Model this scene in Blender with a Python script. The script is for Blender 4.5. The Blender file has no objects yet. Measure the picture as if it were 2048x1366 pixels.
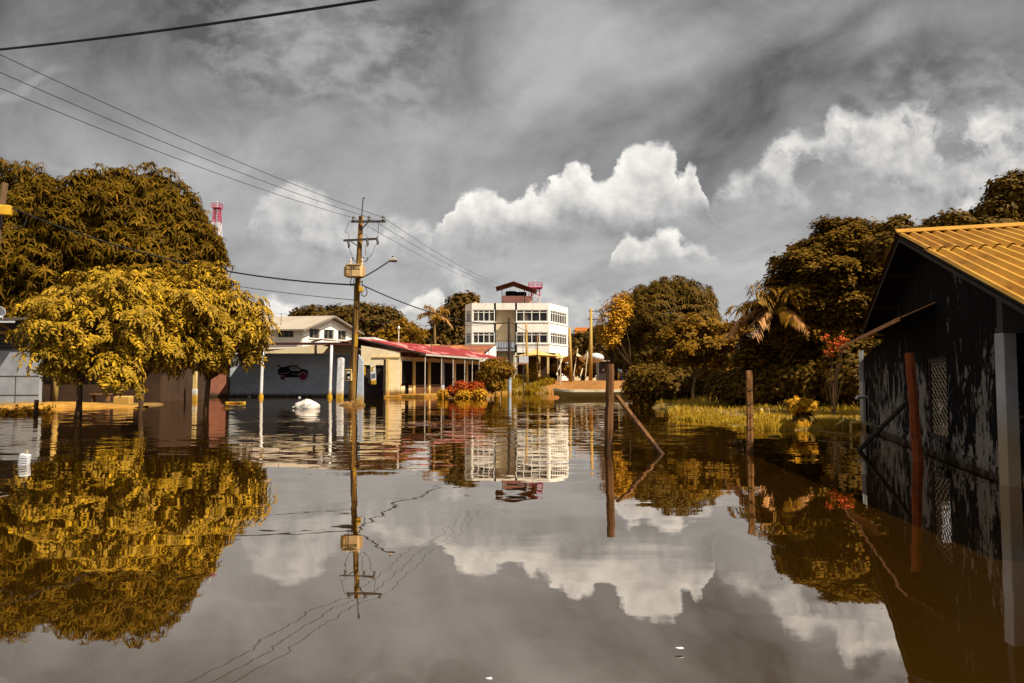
import bpy, math, random
import numpy as np
from mathutils import Vector, Matrix
S = bpy.context.scene
COL = S.collection
PI = math.pi
# ------------------------------------------------------------------ camera, sky, sun, exposure
F = 1480.0                       # focal length in photo pixels (2048 wide)
HOR = 762.0                      # photo row of the horizon
PIT = math.atan((HOR-683)/F)
CH = 1.3                         # camera height above the water
cd = bpy.data.cameras.new('camera'); cam = bpy.data.objects.new('camera', cd); COL.objects.link(cam)
cd.sensor_width = 36.0; cd.lens = F/2048*36; cd.clip_start = .05; cd.clip_end = 6000
cam.location = (0, 0, CH); cam.rotation_euler = (PI/2+PIT, 0, 0)
S.camera = cam
SUN = Vector((.53, -.32, .79)).normalized()
EL = math.asin(SUN.z); AZ = math.atan2(SUN.x, SUN.y)
ld = bpy.data.lights.new('sun', 'SUN'); sun = bpy.data.objects.new('sun', ld); COL.objects.link(sun)
ld.energy = 5.0; ld.angle = math.radians(.5); ld.color = (1, .90, .74)
sun.rotation_euler = SUN.to_track_quat('Z', 'Y').to_euler(); sun.location = (20, -30, 60)
S.view_settings.view_transform = 'Standard'; S.view_settings.look = 'None'
S.view_settings.exposure = .7; S.view_settings.gamma = 1
S.cycles.max_bounces = 6; S.cycles.diffuse_bounces = 2; S.cycles.glossy_bounces = 3
S.cycles.transmission_bounces = 3; S.cycles.transparent_max_bounces = 6
S.cycles.caustics_reflective = False; S.cycles.caustics_refractive = False
S.cycles.sample_clamp_indirect = 4

def dirxy(px, py):               # photo pixel -> (x/y, z/y) of its viewing direction
    dx = (px-1024)/F; dy = (683-py)/F
    c, s = math.cos(PIT), math.sin(PIT)
    yy = c-dy*s
    return dx/yy, (s+dy*c)/yy
def at(px, py, Y):
    a, b = dirxy(px, py); return Vector((a*Y, Y, CH+b*Y))
def X(px, Y): return (px-1024)/F*Y
def Z(py, Y): return dirxy(1024, py)[1]*Y+CH

class NT:                        # small helper to write node maths as expressions
    def __init__(s, tree): s.t = tree; s.n = tree.nodes; s.l = tree.links
    def put(s, inp, v):
        if isinstance(v, bpy.types.NodeSocket): s.l.new(v, inp)
        elif v is not None: inp.default_value = v
    def m(s, op, a, b=None, c=None, clamp=False):
        n = s.n.new('ShaderNodeMath'); n.operation = op; n.use_clamp = clamp
        s.put(n.inputs[0], a); s.put(n.inputs[1], b); s.put(n.inputs[2], c); return n.outputs[0]
    def add(s, a, b): return s.m('ADD', a, b)
    def sub(s, a, b): return s.m('SUBTRACT', a, b)
    def mul(s, a, b): return s.m('MULTIPLY', a, b)
    def mx(s, a, b): return s.m('MAXIMUM', a, b)
    def ma(s, a, b, c): return s.m('MULTIPLY_ADD', a, b, c)
    def v(s, op, a, b=None, scale=None):
        n = s.n.new('ShaderNodeVectorMath'); n.operation = op
        s.put(n.inputs[0], a); s.put(n.inputs[1], b)
        if scale is not None: s.put(n.inputs['Scale'], scale)
        return n.outputs['Value'] if op in ('LENGTH', 'DOT_PRODUCT') else n.outputs[0]
    def xyz(s, a, b, c=0.0):
        n = s.n.new('ShaderNodeCombineXYZ'); s.put(n.inputs[0], a); s.put(n.inputs[1], b); s.put(n.inputs[2], c); return n.outputs[0]
    def sep(s, a):
        n = s.n.new('ShaderNodeSeparateXYZ'); s.put(n.inputs[0], a); return n.outputs
    def noise(s, vec, scale=1., detail=4., rough=.5, dist=0., out='Fac'):
        n = s.n.new('ShaderNodeTexNoise'); s.put(n.inputs['Vector'], vec); n.inputs['Scale'].default_value = scale
        n.inputs['Detail'].default_value = detail; n.inputs['Roughness'].default_value = rough; n.inputs['Distortion'].default_value = dist
        return n.outputs[out]
    def voro(s, vec, scale=1., feat='F1', out='Distance'):
        n = s.n.new('ShaderNodeTexVoronoi'); n.feature = feat; s.put(n.inputs['Vector'], vec); n.inputs['Scale'].default_value = scale
        return n.outputs[out]
    def ss(s, v, lo, hi, a=0., b=1., kind='SMOOTHSTEP'):
        n = s.n.new('ShaderNodeMapRange'); n.interpolation_type = kind
        s.put(n.inputs[0], v); s.put(n.inputs[1], lo); s.put(n.inputs[2], hi); s.put(n.inputs[3], a); s.put(n.inputs[4], b); return n.outputs[0]
    def mix(s, f, a, b):
        n = s.n.new('ShaderNodeMix'); n.data_type = 'RGBA'; s.put(n.inputs[0], f)
        for i, q in ((6, a), (7, b)):
            if isinstance(q, (tuple, list)): q = tuple(q)+((1.,) if len(q) == 3 else ())
            s.put(n.inputs[i], q)
        return n.outputs[2]
    def lerp(s, f, a, b):
        n = s.n.new('ShaderNodeMix'); s.put(n.inputs[0], f); s.put(n.inputs[2], a); s.put(n.inputs[3], b); return n.outputs[0]

def build_world():
    w = bpy.data.worlds.new('World'); S.world = w; w.use_nodes = True
    t = w.node_tree; t.nodes.clear(); k = NT(t)
    out = t.nodes.new('ShaderNodeOutputWorld'); bg = t.nodes.new('ShaderNodeBackground')
    bg.inputs['Strength'].default_value = .1
    t.links.new(bg.outputs[0], out.inputs[0])
    d = t.nodes.new('ShaderNodeTexCoord').outputs['Generated']
    x, y, z = k.sep(d)
    ys = k.mx(y, .03); front = k.ss(y, .03, .25)
    a = k.m('DIVIDE', x, ys); b = k.m('DIVIDE', z, ys)
    P = k.xyz(a, b)
    # high layer, bands that spread over the sky like a sheet of stratus seen in perspective
    zz = k.add(k.m('ABSOLUTE', z), .16)
    q = k.xyz(k.m('DIVIDE', k.ma(y, .62, x), zz), k.mul(k.m('DIVIDE', k.ma(x, -.62, y), zz), .3))
    n1 = k.noise(q, 1.15, 8, .56, .5); n2 = k.noise(k.v('MULTIPLY', q, (1., 2.2, 1.)), 2.6, 8, .62, .4)
    n3 = k.noise(P, 7, 6, .62, .6)
    base = k.ss(b, .02, .5, .47, .24)
    L = k.ma(k.sub(n1, .5), .56, base)
    L = k.ma(k.sub(n2, .5), .24, L)
    L = k.ma(k.sub(n3, .5), .34, L)
    def blob(src, px, py, rx, ry, rot=0., rb=None):
        a0, b0 = dirxy(px, py)
        dv = k.v('SUBTRACT', src, (a0, b0, 0))
        if rot:
            n = t.nodes.new('ShaderNodeVectorRotate'); n.rotation_type = 'Z_AXIS'; k.put(n.inputs['Vector'], dv)
            n.inputs['Angle'].default_value = -rot; dv = n.outputs[0]
        dv = k.v('MULTIPLY', dv, (F/rx, F/ry, 0))
        if rb:
            sx, sy, sz = k.sep(dv)
            dv = k.xyz(sx, k.mx(sy, k.mul(sy, -ry/rb)))
        return k.sub(1., k.v('LENGTH', dv))
    wc2 = k.noise(P, 2.2, 4, .5, 0., 'Color')
    Ps = k.v('ADD', P, k.v('SCALE', k.v('SUBTRACT', wc2, (.5, .5, .5)), None, .30))
    n5 = k.noise(k.v('MULTIPLY', P, (1., 1.5, 1.)), 19, 7, .58, .15)
    mk = k.mx(k.ss(blob(Ps, 600, 130, 360, 170, -.2), 0., .5), k.mul(k.ss(blob(Ps, 1880, 240, 330, 130, .2), 0., .5), .8))
    L = k.ma(k.mul(k.ss(n5, .36, .66, -.5, .5), mk), .16, L)
    wc = k.noise(P, 5.5, 7, .6, 0., 'Color')
    wf = k.noise(P, 20, 8, .62, 0., 'Color')
    wv = k.v('ADD', k.v('SCALE', k.v('SUBTRACT', wc, (.5, .5, .5)), None, .060), k.v('SCALE', k.v('SUBTRACT', wf, (.5, .5, .5)), None, .055))
    Pw = k.v('ADD', P, wv)
    soft = [  # px, py, rx, ry, rot, delta: brighter and darker sheets
        (1140, 90, 230, 170, .3, .20), (1330, 160, 330, 60, .55, .07), (1520, 190, 430, 75, .5, -.12), (1250, 240, 260, 45, .45, -.07), (1130, 190, 330, 45, .5, .06),
        (1800, 90, 300, 60, .25, .05), (1440, 300, 260, 50, .4, -.10), (1750, 190, 260, 50, .3, -.05),
        (600, 120, 200, 110, -.3, .05), (120, 40, 520, 200, 0, -.12), (860, 120, 120, 130, .3, -.07),
        (980, 240, 420, 60, .1, .05), (640, 330, 500, 90, 0, .04), (60, 165, 130, 18, .4, .08), (330, 325, 330, 22, -.12, .08),
        (1250, 440, 250, 60, 0, -.06), (1600, 430, 230, 60, 0, -.05), (700, 470, 260, 110, 0, .04), (1150, 520, 260, 60, 0, .03), (950, 540, 300, 60, 0, -.04), (1480, 500, 300, 30, .05, .06)]
    for px, py, rx, ry, rot, dl in soft:
        L = k.ma(k.ss(blob(Ps, px, py, rx, ry, rot), 0., .75), dl, L)
    # cumulus: relief from the difference of two samples of one billow, lit from upper right behind
    bn = k.noise(P, 13, 9, .58, .2); off = k.v('ADD', P, (.010, .014, 0)); bn2 = k.noise(off, 13, 9, .58, .2)
    rel = k.sub(bn, bn2)
    fine = k.sub(k.noise(P, 30, 6, .65), .5)
    def curve(src, pts):
        n = t.nodes.new('ShaderNodeFloatCurve'); c = n.mapping.curves[0]; pts = sorted(pts)
        while len(c.points) < len(pts): c.points.new(.5, .5)
        for p_, (px, py) in zip(c.points, pts): p_.location = ((px+400)/2848, dirxy(1024, py)[1]/.6); p_.handle_type = 'AUTO'
        n.mapping.update(); k.put(n.inputs['Value'], src); return k.mul(n.outputs[0], .6)
    def bank(P_, top, base):
        sx, sy, sz = k.sep(P_); u = k.ma(sx, F/2848, 1424/2848)
        return k.sub(curve(u, top), sy), k.sub(sy, curve(u, base))
    off2 = (.008, .020, 0)
    def layer(L, top, base, hi, lo, edge, soft_, amt, er=0., str_=.030):
        f, g = bank(Pw, top, base); f2, g2 = bank(k.v('ADD', Pw, off2), top, base)
        al = k.mul(k.ss(f, 0., edge), k.ss(g, -soft_, soft_*.6))
        if er: al = k.mul(al, k.ss(k.noise(Pw, 9, 5, .6), .5-er, .5+er*.3))
        gr = k.m('MINIMUM', k.sub(f, f2), .05)                          # height below the top: lit rim, grey foot
        hgt = k.m('DIVIDE', f, k.mx(k.add(f, g), .01))
        sh = k.ma(rel, 1.3, k.ma(fine, .14, k.ss(hgt, .12, 1.05, hi, lo, 'LINEAR')))
        return k.lerp(k.mul(al, amt), L, sh)
    N_ = 760                                                             # a row below the horizon: no cloud there
    L = layer(L, [(-400, N_), (440, N_), (490, 425), (530, 385), (565, 366), (610, 372), (650, 400), (690, 440), (735, 445), (765, 428), (800, 420), (840, 428), (875, 455), (915, 505), (960, 560), (1100, 560), (1200, 580), (1400, N_), (1425, 400), (1470, 335), (1530, 310), (1565, 268), (1600, 248), (1640, 262), (1665, 228), (1695, 204), (1725, 214), (1770, 225), (1850, 198), (1950, 205), (2060, 208), (2448, 230)],
              [(-400, 700), (480, 470), (640, 490), (760, 520), (900, 600), (1100, 610), (1250, 640), (1420, 400), (1640, 405), (1800, 420), (2060, 430), (2448, 430)], .80, .42, .026, .035, .95, .14)
    L = layer(L, [(-400, N_), (1480, N_), (1520, 350), (1560, 290), (1600, 250), (1635, 270), (1660, 325), (1690, 350), (1725, 305), (1765, 278), (1810, 300), (1845, 340), (1880, 290), (1950, 262), (2048, 250), (2100, N_), (2448, N_)],
              [(-400, 700), (1500, 360), (1600, 380), (1660, 395), (1720, 370), (1800, 355), (1870, 320), (2060, 300), (2448, 300)], .84, .42, .028, .022, .85, .10)
    L = layer(L, [(-400, N_), (800, N_), (850, 520), (880, 445), (900, 400), (927, 376), (960, 370), (998, 386), (1024, 404), (1050, 376), (1074, 361), (1094, 378), (1120, 338), (1150, 313), (1178, 314), (1203, 346), (1225, 330), (1242, 300), (1275, 289), (1312, 287), (1340, 308), (1362, 345), (1384, 322), (1402, 352), (1430, 450), (1480, 600), (1560, N_), (2448, N_)],
              [(-400, 470), (860, 470), (940, 478), (1010, 482), (1060, 455), (1200, 446), (1390, 438), (1440, 420), (1520, 410), (2448, 410)], 1.0, .44, .012, .045, .97)
    L = layer(L, [(-400, N_), (470, N_), (505, 650), (520, 600), (552, 590), (584, 600), (604, 612), (640, 606), (672, 622), (700, N_), (760, N_), (792, 618), (820, 601), (842, 588), (861, 572), (880, 586), (893, 640), (940, N_), (1100, N_), (1180, 570), (1212, 525), (1236, 472), (1256, 463), (1290, 484), (1330, 459), (1372, 490), (1412, 514), (1450, 545), (1520, 600), (1600, N_), (1820, N_), (1890, 470), (1914, 430), (1935, 405), (1965, 402), (1992, 430), (2020, N_), (2448, N_)],
              [(-400, 680), (690, 676), (780, 645), (900, 632), (1000, 600), (1120, 530), (1220, 525), (1420, 522), (1520, 515), (1700, 450), (1850, 440), (2448, 440)], 1.0, .50, .014, .016, .97)
    Lc = k.mx(L, .08)
    warm = k.mix(k.ss(Lc, .38, .8), (1, 1, 1), (1, .955, .90))
    cl = k.v('SCALE', warm, None, k.mul(Lc, 6.16))
    back = k.v('SCALE', (1., 1., 1.), None, k.mul(k.ma(k.sub(n1, .5), .3, .50), 6.16))
    sky = t.nodes.new('ShaderNodeTexSky'); sky.sky_type = 'NISHITA'; sky.sun_disc = False
    sky.sun_elevation = EL; sky.sun_rotation = AZ
    hs = t.nodes.new('ShaderNodeHueSaturation'); hs.inputs['Saturation'].default_value = .1; t.links.new(sky.outputs[0], hs.inputs['Color'])
    col = k.mix(front, back, cl)
    col = k.mix(.93, hs.outputs[0], col)
    col = k.mix(k.ss(z, -.06, -.01), (.6, .45, .25), col)
    t.links.new(col, bg.inputs[0])
    w.cycles.sampling_method = 'MANUAL'; w.cycles.sample_map_resolution = 512
build_world()

# ------------------------------------------------------------------ materials
M = {}
def newmat(name):
    m = bpy.data.materials.new(name); m.use_nodes = True; t = m.node_tree
    b = t.nodes['Principled BSDF']; M[name] = m; return m, NT(t), b
def objco(k, kind='Object'): return k.n.new('ShaderNodeTexCoord').outputs[kind]
def geo(k): return k.n.new('ShaderNodeNewGeometry').outputs['Position']
def mat(name, c1, c2=None, rough=.8, scale=2., lo=.35, hi=.65, stretch=(1, 1, 1), c3=None, s3=.5, lo3=.55, hi3=.7, bump=0., bscale=12., metal=0., spec=.3, detail=5., st3=(1, 1, 1), zcol=None):
    m, k, b = newmat(name); P = geo(k)
    c2 = c2 or tuple(v*.75 for v in c1)
    f = k.ss(k.noise(k.v('MULTIPLY', P, stretch), scale, detail, .6, .3), lo, hi)
    col = k.mix(f, c1, c2)
    if c3:
        g = k.ss(k.noise(k.v('MULTIPLY', P, st3), s3, 6, .65, .6), lo3, hi3); col = k.mix(g, col, c3)
    if zcol:                                                       # mud line of the flood: (colour, z top, softness)
        zz = k.sep(P)[2]; n = k.noise(k.v('MULTIPLY', P, (1, 1, .4)), 3., 4)
        g = k.ss(k.ma(k.sub(n, .5), zcol[2]*1.4, zz), zcol[1]-zcol[2], zcol[1]+zcol[2], 1., 0.); col = k.mix(g, col, zcol[0])
    k.put(b.inputs['Base Color'], col); b.inputs['Roughness'].default_value = rough
    b.inputs['Metallic'].default_value = metal; b.inputs['Specular IOR Level'].default_value = spec
    if bump:
        bn = k.n.new('ShaderNodeBump'); bn.inputs['Strength'].default_value = .6; bn.inputs['Distance'].default_value = bump
        k.l.new(k.noise(P, bscale, 6, .6), bn.inputs['Height']); k.l.new(bn.outputs[0], b.inputs['Normal'])
    return m
def leafmat(name, c1, c2, c3=None, rough=.62, trans=.22, spec=.10):
    c1, c2, c3 = [(c[0], c[1]*.84, c[2]) if c else None for c in (c1, c2, c3)]
    m, k, b = newmat(name)
    at_ = k.n.new('ShaderNodeAttribute'); at_.attribute_name = 'tint'; f = at_.outputs['Fac']
    col = k.mix(k.ss(f, 0., .8, kind='LINEAR'), c1, c2)
    if c3: col = k.mix(k.ss(f, .82, .97), col, c3)
    k.put(b.inputs['Base Color'], col); b.inputs['Roughness'].default_value = rough; b.inputs['Specular IOR Level'].default_value = spec
    tr = k.n.new('ShaderNodeBsdfTranslucent'); k.l.new(col, tr.inputs[0])
    ms = k.n.new('ShaderNodeMixShader'); ms.inputs[0].default_value = trans
    k.l.new(b.outputs[0], ms.inputs[1]); k.l.new(tr.outputs[0], ms.inputs[2])
    k.l.new(ms.outputs[0], k.n['Material Output'].inputs[0]); return m
MUD = (.34, .19, .04)
mat('white_wall', (.84, .81, .75), (.79, .74, .66), .85, 1.2, c3=(.48, .37, .23), s3=1.6, lo3=.58, hi3=.74, st3=(1.3, 1.3, .2))
mat('cream_wall', (.84, .70, .46), (.78, .61, .36), .9, 1.5, c3=(.46, .32, .13), s3=1.1, lo3=.60, hi3=.72, st3=(1, 1, .5), bump=.01, zcol=((.20, .11, .03), .55, .25))
mat('recess_wall', (.74, .60, .40), (.66, .52, .32), .9, 1.)
mat('blue_wall', (.47, .51, .57), (.39, .43, .48), .85, .9, c3=(.56, .59, .63), s3=.8, lo3=.5, hi3=.7, st3=(.4, 1, 1.6), zcol=((.05, .03, .015), .22, .18))
mat('blue_wall_pale', (.40, .41, .43), (.30, .31, .33), .85, 1.1, c3=(.16, .15, .15), s3=.8, zcol=((.10, .05, .015), .3, .2))
mat('salmon_wall', (.44, .17, .10), (.34, .13, .08), .9, 1.1, c3=(.18, .08, .05), s3=1.2, zcol=((.05, .03, .015), .25, .2))
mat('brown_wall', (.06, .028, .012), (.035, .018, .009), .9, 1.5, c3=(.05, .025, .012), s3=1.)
mat('zinc_sheet', (.33, .34, .36), (.25, .26, .28), .55, 1.2, c3=(.36, .25, .12), s3=.7, lo3=.66, hi3=.85, zcol=((.42, .27, .08), .16, .22))
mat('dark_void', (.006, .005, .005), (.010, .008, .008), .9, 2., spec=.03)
mat('dark_door', (.045, .032, .030), (.025, .018, .018), .9, 3., stretch=(1, 1, .2), spec=.05)
mat('brown_panel', (.13, .055, .02), (.10, .04, .015), .8, 2.)
mat('cream_pillar', (.68, .50, .22), (.58, .38, .12), .9, 2., zcol=((.42, .24, .05), .5, .2))
mat('red_roof', (.26, .028, .028), (.20, .022, .022), .6, .5, c3=(.58, .22, .20), s3=.35, lo3=.5, hi3=.56, st3=(1, .5, 1))
mat('rust_roof', (.16, .055, .035), (.22, .07, .03), .7, .5, c3=(.36, .13, .03), s3=.4, lo3=.52, hi3=.62)
mat('tan_roof', (.34, .285, .225), (.29, .24, .19), .8, .6)
mat('dark_red_roof', (.09, .022, .022), (.06, .016, .016), .6, 2.)
mat('porch_edge', (.10, .03, .03), (.06, .02, .02), .7, 3.)
mat('grey_fascia', (.50, .45, .38), (.40, .35, .28), .8, 1.5)
mat('dark_metal', (.035, .03, .028), (.05, .035, .025), .55, 4.)
mat('wire_black', (.018, .016, .015), (.012, .01, .01), .7, 4.)
mat('pole_wood', (.28, .145, .025), (.11, .05, .01), .9, 3., stretch=(3, 3, .18), lo=.35, hi=.6, c3=(.05, .025, .008), s3=1.1, lo3=.6, hi3=.7, st3=(1, 1, .3), bump=.01)
mat('pale_pole', (.50, .32, .09), (.36, .20, .04), .9, 2., stretch=(2, 2, .2))
mat('post_wood', (.22, .10, .035), (.11, .045, .014), .9, 6., stretch=(3, 3, .22), c3=(.075, .03, .01), s3=3., lo3=.50, hi3=.60, st3=(3, 3, .2), bump=.012, bscale=30, zcol=((.05, .022, .008), .2, .08))
mat('post_orange', (.36, .17, .05), (.22, .09, .022), .9, 6., stretch=(3, 3, .22), c3=(.10, .04, .012), s3=3., lo3=.52, hi3=.62, st3=(3, 3, .2), bump=.012, bscale=30, zcol=((.12, .05, .012), .16, .08))
mat('post_red', (.30, .065, .012), (.22, .045, .01), .9, 6., stretch=(3, 3, .3), c3=(.08, .02, .01), s3=4., lo3=.6, hi3=.7, bump=.006, bscale=30)
mat('dark_timber', (.04, .025, .015), (.02, .013, .008), .9, 5., stretch=(2, 2, .4))
mat('white_post', (.68, .64, .60), (.55, .55, .57), .85, 3., c3=(.40, .22, .06), s3=2.5, lo3=.58, hi3=.68, st3=(1, 1, .4), zcol=((.46, .26, .03), .42, .2))
mat('blue_post', (.42, .46, .53), (.34, .38, .46), .85, 3., c3=(.10, .11, .13), s3=3.5, lo3=.6, hi3=.66, st3=(1, 1, .25), zcol=((.40, .30, .16), .35, .2))
mat('transformer_paint', (.62, .42, .20), (.55, .36, .15), .6, 2., c3=(.30, .16, .05), s3=2., lo3=.6, hi3=.75)
mat('yellow_paint', (.62, .36, .02), (.52, .28, .015), .6, 3.)
mat('lamp_grey', (.52, .45, .38), (.45, .38, .32), .5, 4.)
mat('insulator', (.16, .15, .15), (.10, .10, .10), .3, 4.)
mat('white_paint', (.80, .78, .74), (.70, .67, .62), .7, 4.)
mat('blue_ink', (.06, .09, .22), (.05, .08, .18), .7, 4.)
mat('paint_black', (.010, .009, .010), (.013, .012, .012), .9, 4., spec=.05)
mat('paint_tan', (.24, .20, .16), (.20, .165, .13), .8, 4.)
mat('paint_pink', (.40, .015, .085), (.32, .01, .07), .8, 4.)
mat('tower_red', (.50, .03, .10), (.42, .03, .08), .7, 1.)
mat('tower_white', (.72, .66, .66), (.65, .6, .6), .7, 1.)
mat('tent_fabric', (.60, .44, .16), (.52, .36, .11), .85, .5)
mat('tent_white', (.72, .62, .44), (.66, .55, .36), .85, .5)
mat('orange_roof', (.50, .16, .02), (.42, .13, .02), .8, .4)
mat('boat_white', (.78, .68, .50), (.62, .50, .30), .6, 2., stretch=(.5, 1, 3), c3=(.42, .27, .08), s3=1.5)
mat('boat_hull', (.42, .28, .07), (.34, .21, .04), .7, 1., stretch=(.3, 1, 5))
mat('sack_white', (.62, .58, .53), (.50, .46, .41), .8, 5., c3=(.42, .30, .14), s3=4., lo3=.6, hi3=.72, bump=.03, bscale=7)
mat('plastic_white', (.62, .62, .63), (.5, .5, .52), .35, 5., spec=.5)
mat('earth', (.30, .13, .03), (.24, .10, .022), .95, .6, bump=.03, bscale=4)
mat('mound_mud', (.20, .10, .022), (.10, .05, .012), .95, 3., c3=(.34, .18, .03), s3=2.2, lo3=.52, hi3=.62, bump=.03, bscale=9)
mat('bank_earth', (.44, .22, .03), (.30, .14, .02), .95, 2., c3=(.16, .08, .02), s3=2.5, bump=.03, bscale=6)
mat('skin_dark', (.09, .045, .025), (.08, .04, .022), .6, 5.)
mat('cloth_dark', (.02, .02, .028), (.03, .03, .04), .9, 5.)
mat('cloth_teal', (.16, .30, .33), (.12, .24, .27), .9, 5.)
mat('cloth_white', (.75, .72, .68), (.66, .64, .6), .9, 5.)
mat('cloth_pink', (.70, .46, .40), (.62, .40, .36), .9, 5.)
mat('bark', (.10, .055, .022), (.055, .028, .012), .95, 5., stretch=(2, 2, .3), bump=.01, bscale=20)
mat('bark_pale', (.26, .15, .05), (.16, .085, .03), .95, 5., stretch=(2, 2, .3), bump=.01, bscale=20)
mat('red_flower', (.75, .05, .012), (.75, .17, .015), .7, 20.)
leafmat('leaf_mango', (.062, .042, .0014), (.15, .098, .003), (.27, .155, .006), rough=.65, spec=.08)
leafmat('leaf_pinnate', (.12, .086, .006), (.38, .258, .006), (.66, .43, .009), trans=.06, spec=.16)
leafmat('leaf_dark', (.075, .050, .004), (.13, .085, .006), (.25, .15, .010))
leafmat('leaf_broad', (.095, .060, .003), (.18, .112, .005), (.32, .19, .008))
leafmat('leaf_mid', (.14, .085, .004), (.25, .145, .006), (.40, .23, .010))
leafmat('leaf_far', (.058, .040, .006), (.105, .068, .008), (.23, .14, .012), trans=.15)
leafmat('leaf_yellow', (.40, .23, .01), (.56, .33, .014), (.62, .36, .03), trans=.2)
leafmat('leaf_red', (.30, .03, .008), (.42, .10, .012), (.50, .20, .02), trans=.2)
leafmat('leaf_palm', (.24, .14, .012), (.36, .21, .02), (.44, .28, .05), trans=.15)
leafmat('leaf_palm_dry', (.40, .22, .05), (.52, .30, .09), (.58, .36, .14), trans=.15)
leafmat('grass_blade', (.27, .205, .012), (.47, .345, .02), (.50, .41, .13), trans=.3)

def hut_material():
    m, k, b = newmat('moldy_plaster'); P = geo(k); x, y, z = k.sep(P)
    s = k.v('MULTIPLY', P, (1., 1., .5))
    n = k.ma(k.sub(k.noise(P, 16, 6, .65, .3), .5), .28, k.noise(s, 3.6, 8, .68, .6)); big = k.noise(k.v('MULTIPLY', P, (1., 1., .7)), .75, 3, .5)
    streak = k.noise(k.v('MULTIPLY', P, (5., 5., .45)), 2.2, 6, .6)
    low = k.ss(z, .1, 2.4, .15, -.02, 'LINEAR')                   # plaster shows more where the flood stood
    f = k.ss(k.add(k.add(n, k.mul(k.sub(big, .5), .42)), low), .60, .68)
    peel = k.mix(k.noise(P, 6, 5, .6), (.15, .145, .15), (.34, .27, .19))
    soot = k.mix(k.ss(streak, .5, .75), (.006, .0055, .0055), (.016, .0155, .017))
    col = k.mix(f, soot, peel)
    col = k.mix(k.ss(k.ma(k.sub(n, .5), .3, z), .0, .22, .75, 0.), col, (.05, .03, .014))
    k.put(b.inputs['Base Color'], col); b.inputs['Roughness'].default_value = .9; b.inputs['Specular IOR Level'].default_value = .03
    bn = k.n.new('ShaderNodeBump'); bn.inputs['Strength'].default_value = .5; bn.inputs['Distance'].default_value = .02
    k.l.new(k.add(k.mul(f, .6), n), bn.inputs['Height']); k.l.new(bn.outputs[0], b.inputs['Normal'])
hut_material()
mat('column_plaster', (.52, .51, .50), (.42, .41, .41), .85, 2.5, c3=(.17, .16, .15), s3=1.5, bump=.005, zcol=((.40, .29, .17), .75, .5))
mat('beam_dark', (.045, .043, .043), (.03, .03, .03), .85, 2.5)
mat('orange_sheet', (.50, .26, .032), (.40, .19, .022), .6, 1.2, c3=(.24, .11, .02), s3=1.8, lo3=.54, hi3=.74, st3=(1, .4, 1), spec=.2)
mat('rust_sheet', (.58, .27, .10), (.40, .15, .05), .8, 5., c3=(.14, .05, .03), s3=4.)
mat('grille_iron', (.60, .50, .36), (.40, .28, .18), .7, 9.)

def water_material():
    m, k, b = newmat('flood_water'); t = m.node_tree; P = geo(k); x, y, z = k.sep(P)
    inc = k.n.new('ShaderNodeNewGeometry').outputs['Incoming']
    # slopes of the surface from three sizes of ripple, patchy
    patch = k.ss(k.noise(k.v('MULTIPLY', P, (.10, .16, 1)), 1., 3, .5), .42, .66)
    band = k.mul(k.ss(y, 9., 15.), k.ss(y, 30., 42., 1., .10))
    amp = k.ma(k.mul(band, k.ma(patch, .75, .30)), 1., .10)
    c1 = k.noise(k.v('MULTIPLY', P, (.9, 2.6, 1)), 1.25, 3, .55, .35, 'Color')
    c2 = k.noise(k.v('MULTIPLY', P, (.55, 1.0, 1)), .9, 2, .5, 0., 'Color')
    c3 = k.noise(k.v('MULTIPLY', P, (2.2, 7., 1)), 1.5, 2, .5, .2, 'Color')
    s1 = k.v('MULTIPLY', k.v('SUBTRACT', c1, (.5, .5, .5)), (.065, .17, 0))
    s2 = k.v('MULTIPLY', k.v('SUBTRACT', c2, (.5, .5, .5)), (.020, .026, 0))
    s3 = k.v('MULTIPLY', k.v('SUBTRACT', c3, (.5, .5, .5)), (.025, .11, 0))
    near = k.ss(y, 2.5, 12., .75, 1.)
    sl = k.v('ADD', k.v('SCALE', s1, None, amp), k.v('SCALE', s2, None, near))
    sl = k.v('ADD', sl, k.v('SCALE', s3, None, k.mul(amp, patch)))
    N = k.v('NORMALIZE', k.v('ADD', sl, (0, 0, 1)))
    gl = t.nodes.new('ShaderNodeBsdfGlossy'); gl.inputs['Roughness'].default_value = .012
    gl.inputs['Color'].default_value = (.87, .80, .72, 1); k.l.new(N, gl.inputs['Normal'])
    df = t.nodes.new('ShaderNodeBsdfDiffuse'); df.inputs[0].default_value = (.043, .0195, .0017, 1)
    c = k.v('DOT_PRODUCT', inc, N)
    fac = k.m('SUBTRACT', 1.0, k.mul(c, 1.10), clamp=True)
    ms = t.nodes.new('ShaderNodeMixShader'); k.put(ms.inputs[0], fac)
    k.l.new(df.outputs[0], ms.inputs[1]); k.l.new(gl.outputs[0], ms.inputs[2])
    k.l.new(ms.outputs[0], t.nodes['Material Output'].inputs[0])
water_material()
def ground_material():
    m, k, b = newmat('wet_ground'); P = geo(k)
    n = k.noise(P, .5, 6, .65, .4); g = k.noise(P, 4, 5, .6)
    col = k.mix(k.ss(n, .42, .58), (.20, .105, .02), (.155, .10, .010))
    col = k.mix(k.ss(g, .4, .7), col, (.11, .065, .012))
    k.put(b.inputs['Base Color'], col); b.inputs['Roughness'].default_value = .95
    bn = k.n.new('ShaderNodeBump'); bn.inputs['Distance'].default_value = .05; k.l.new(g, bn.inputs['Height']); k.l.new(bn.outputs[0], b.inputs['Normal'])
ground_material()
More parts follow.
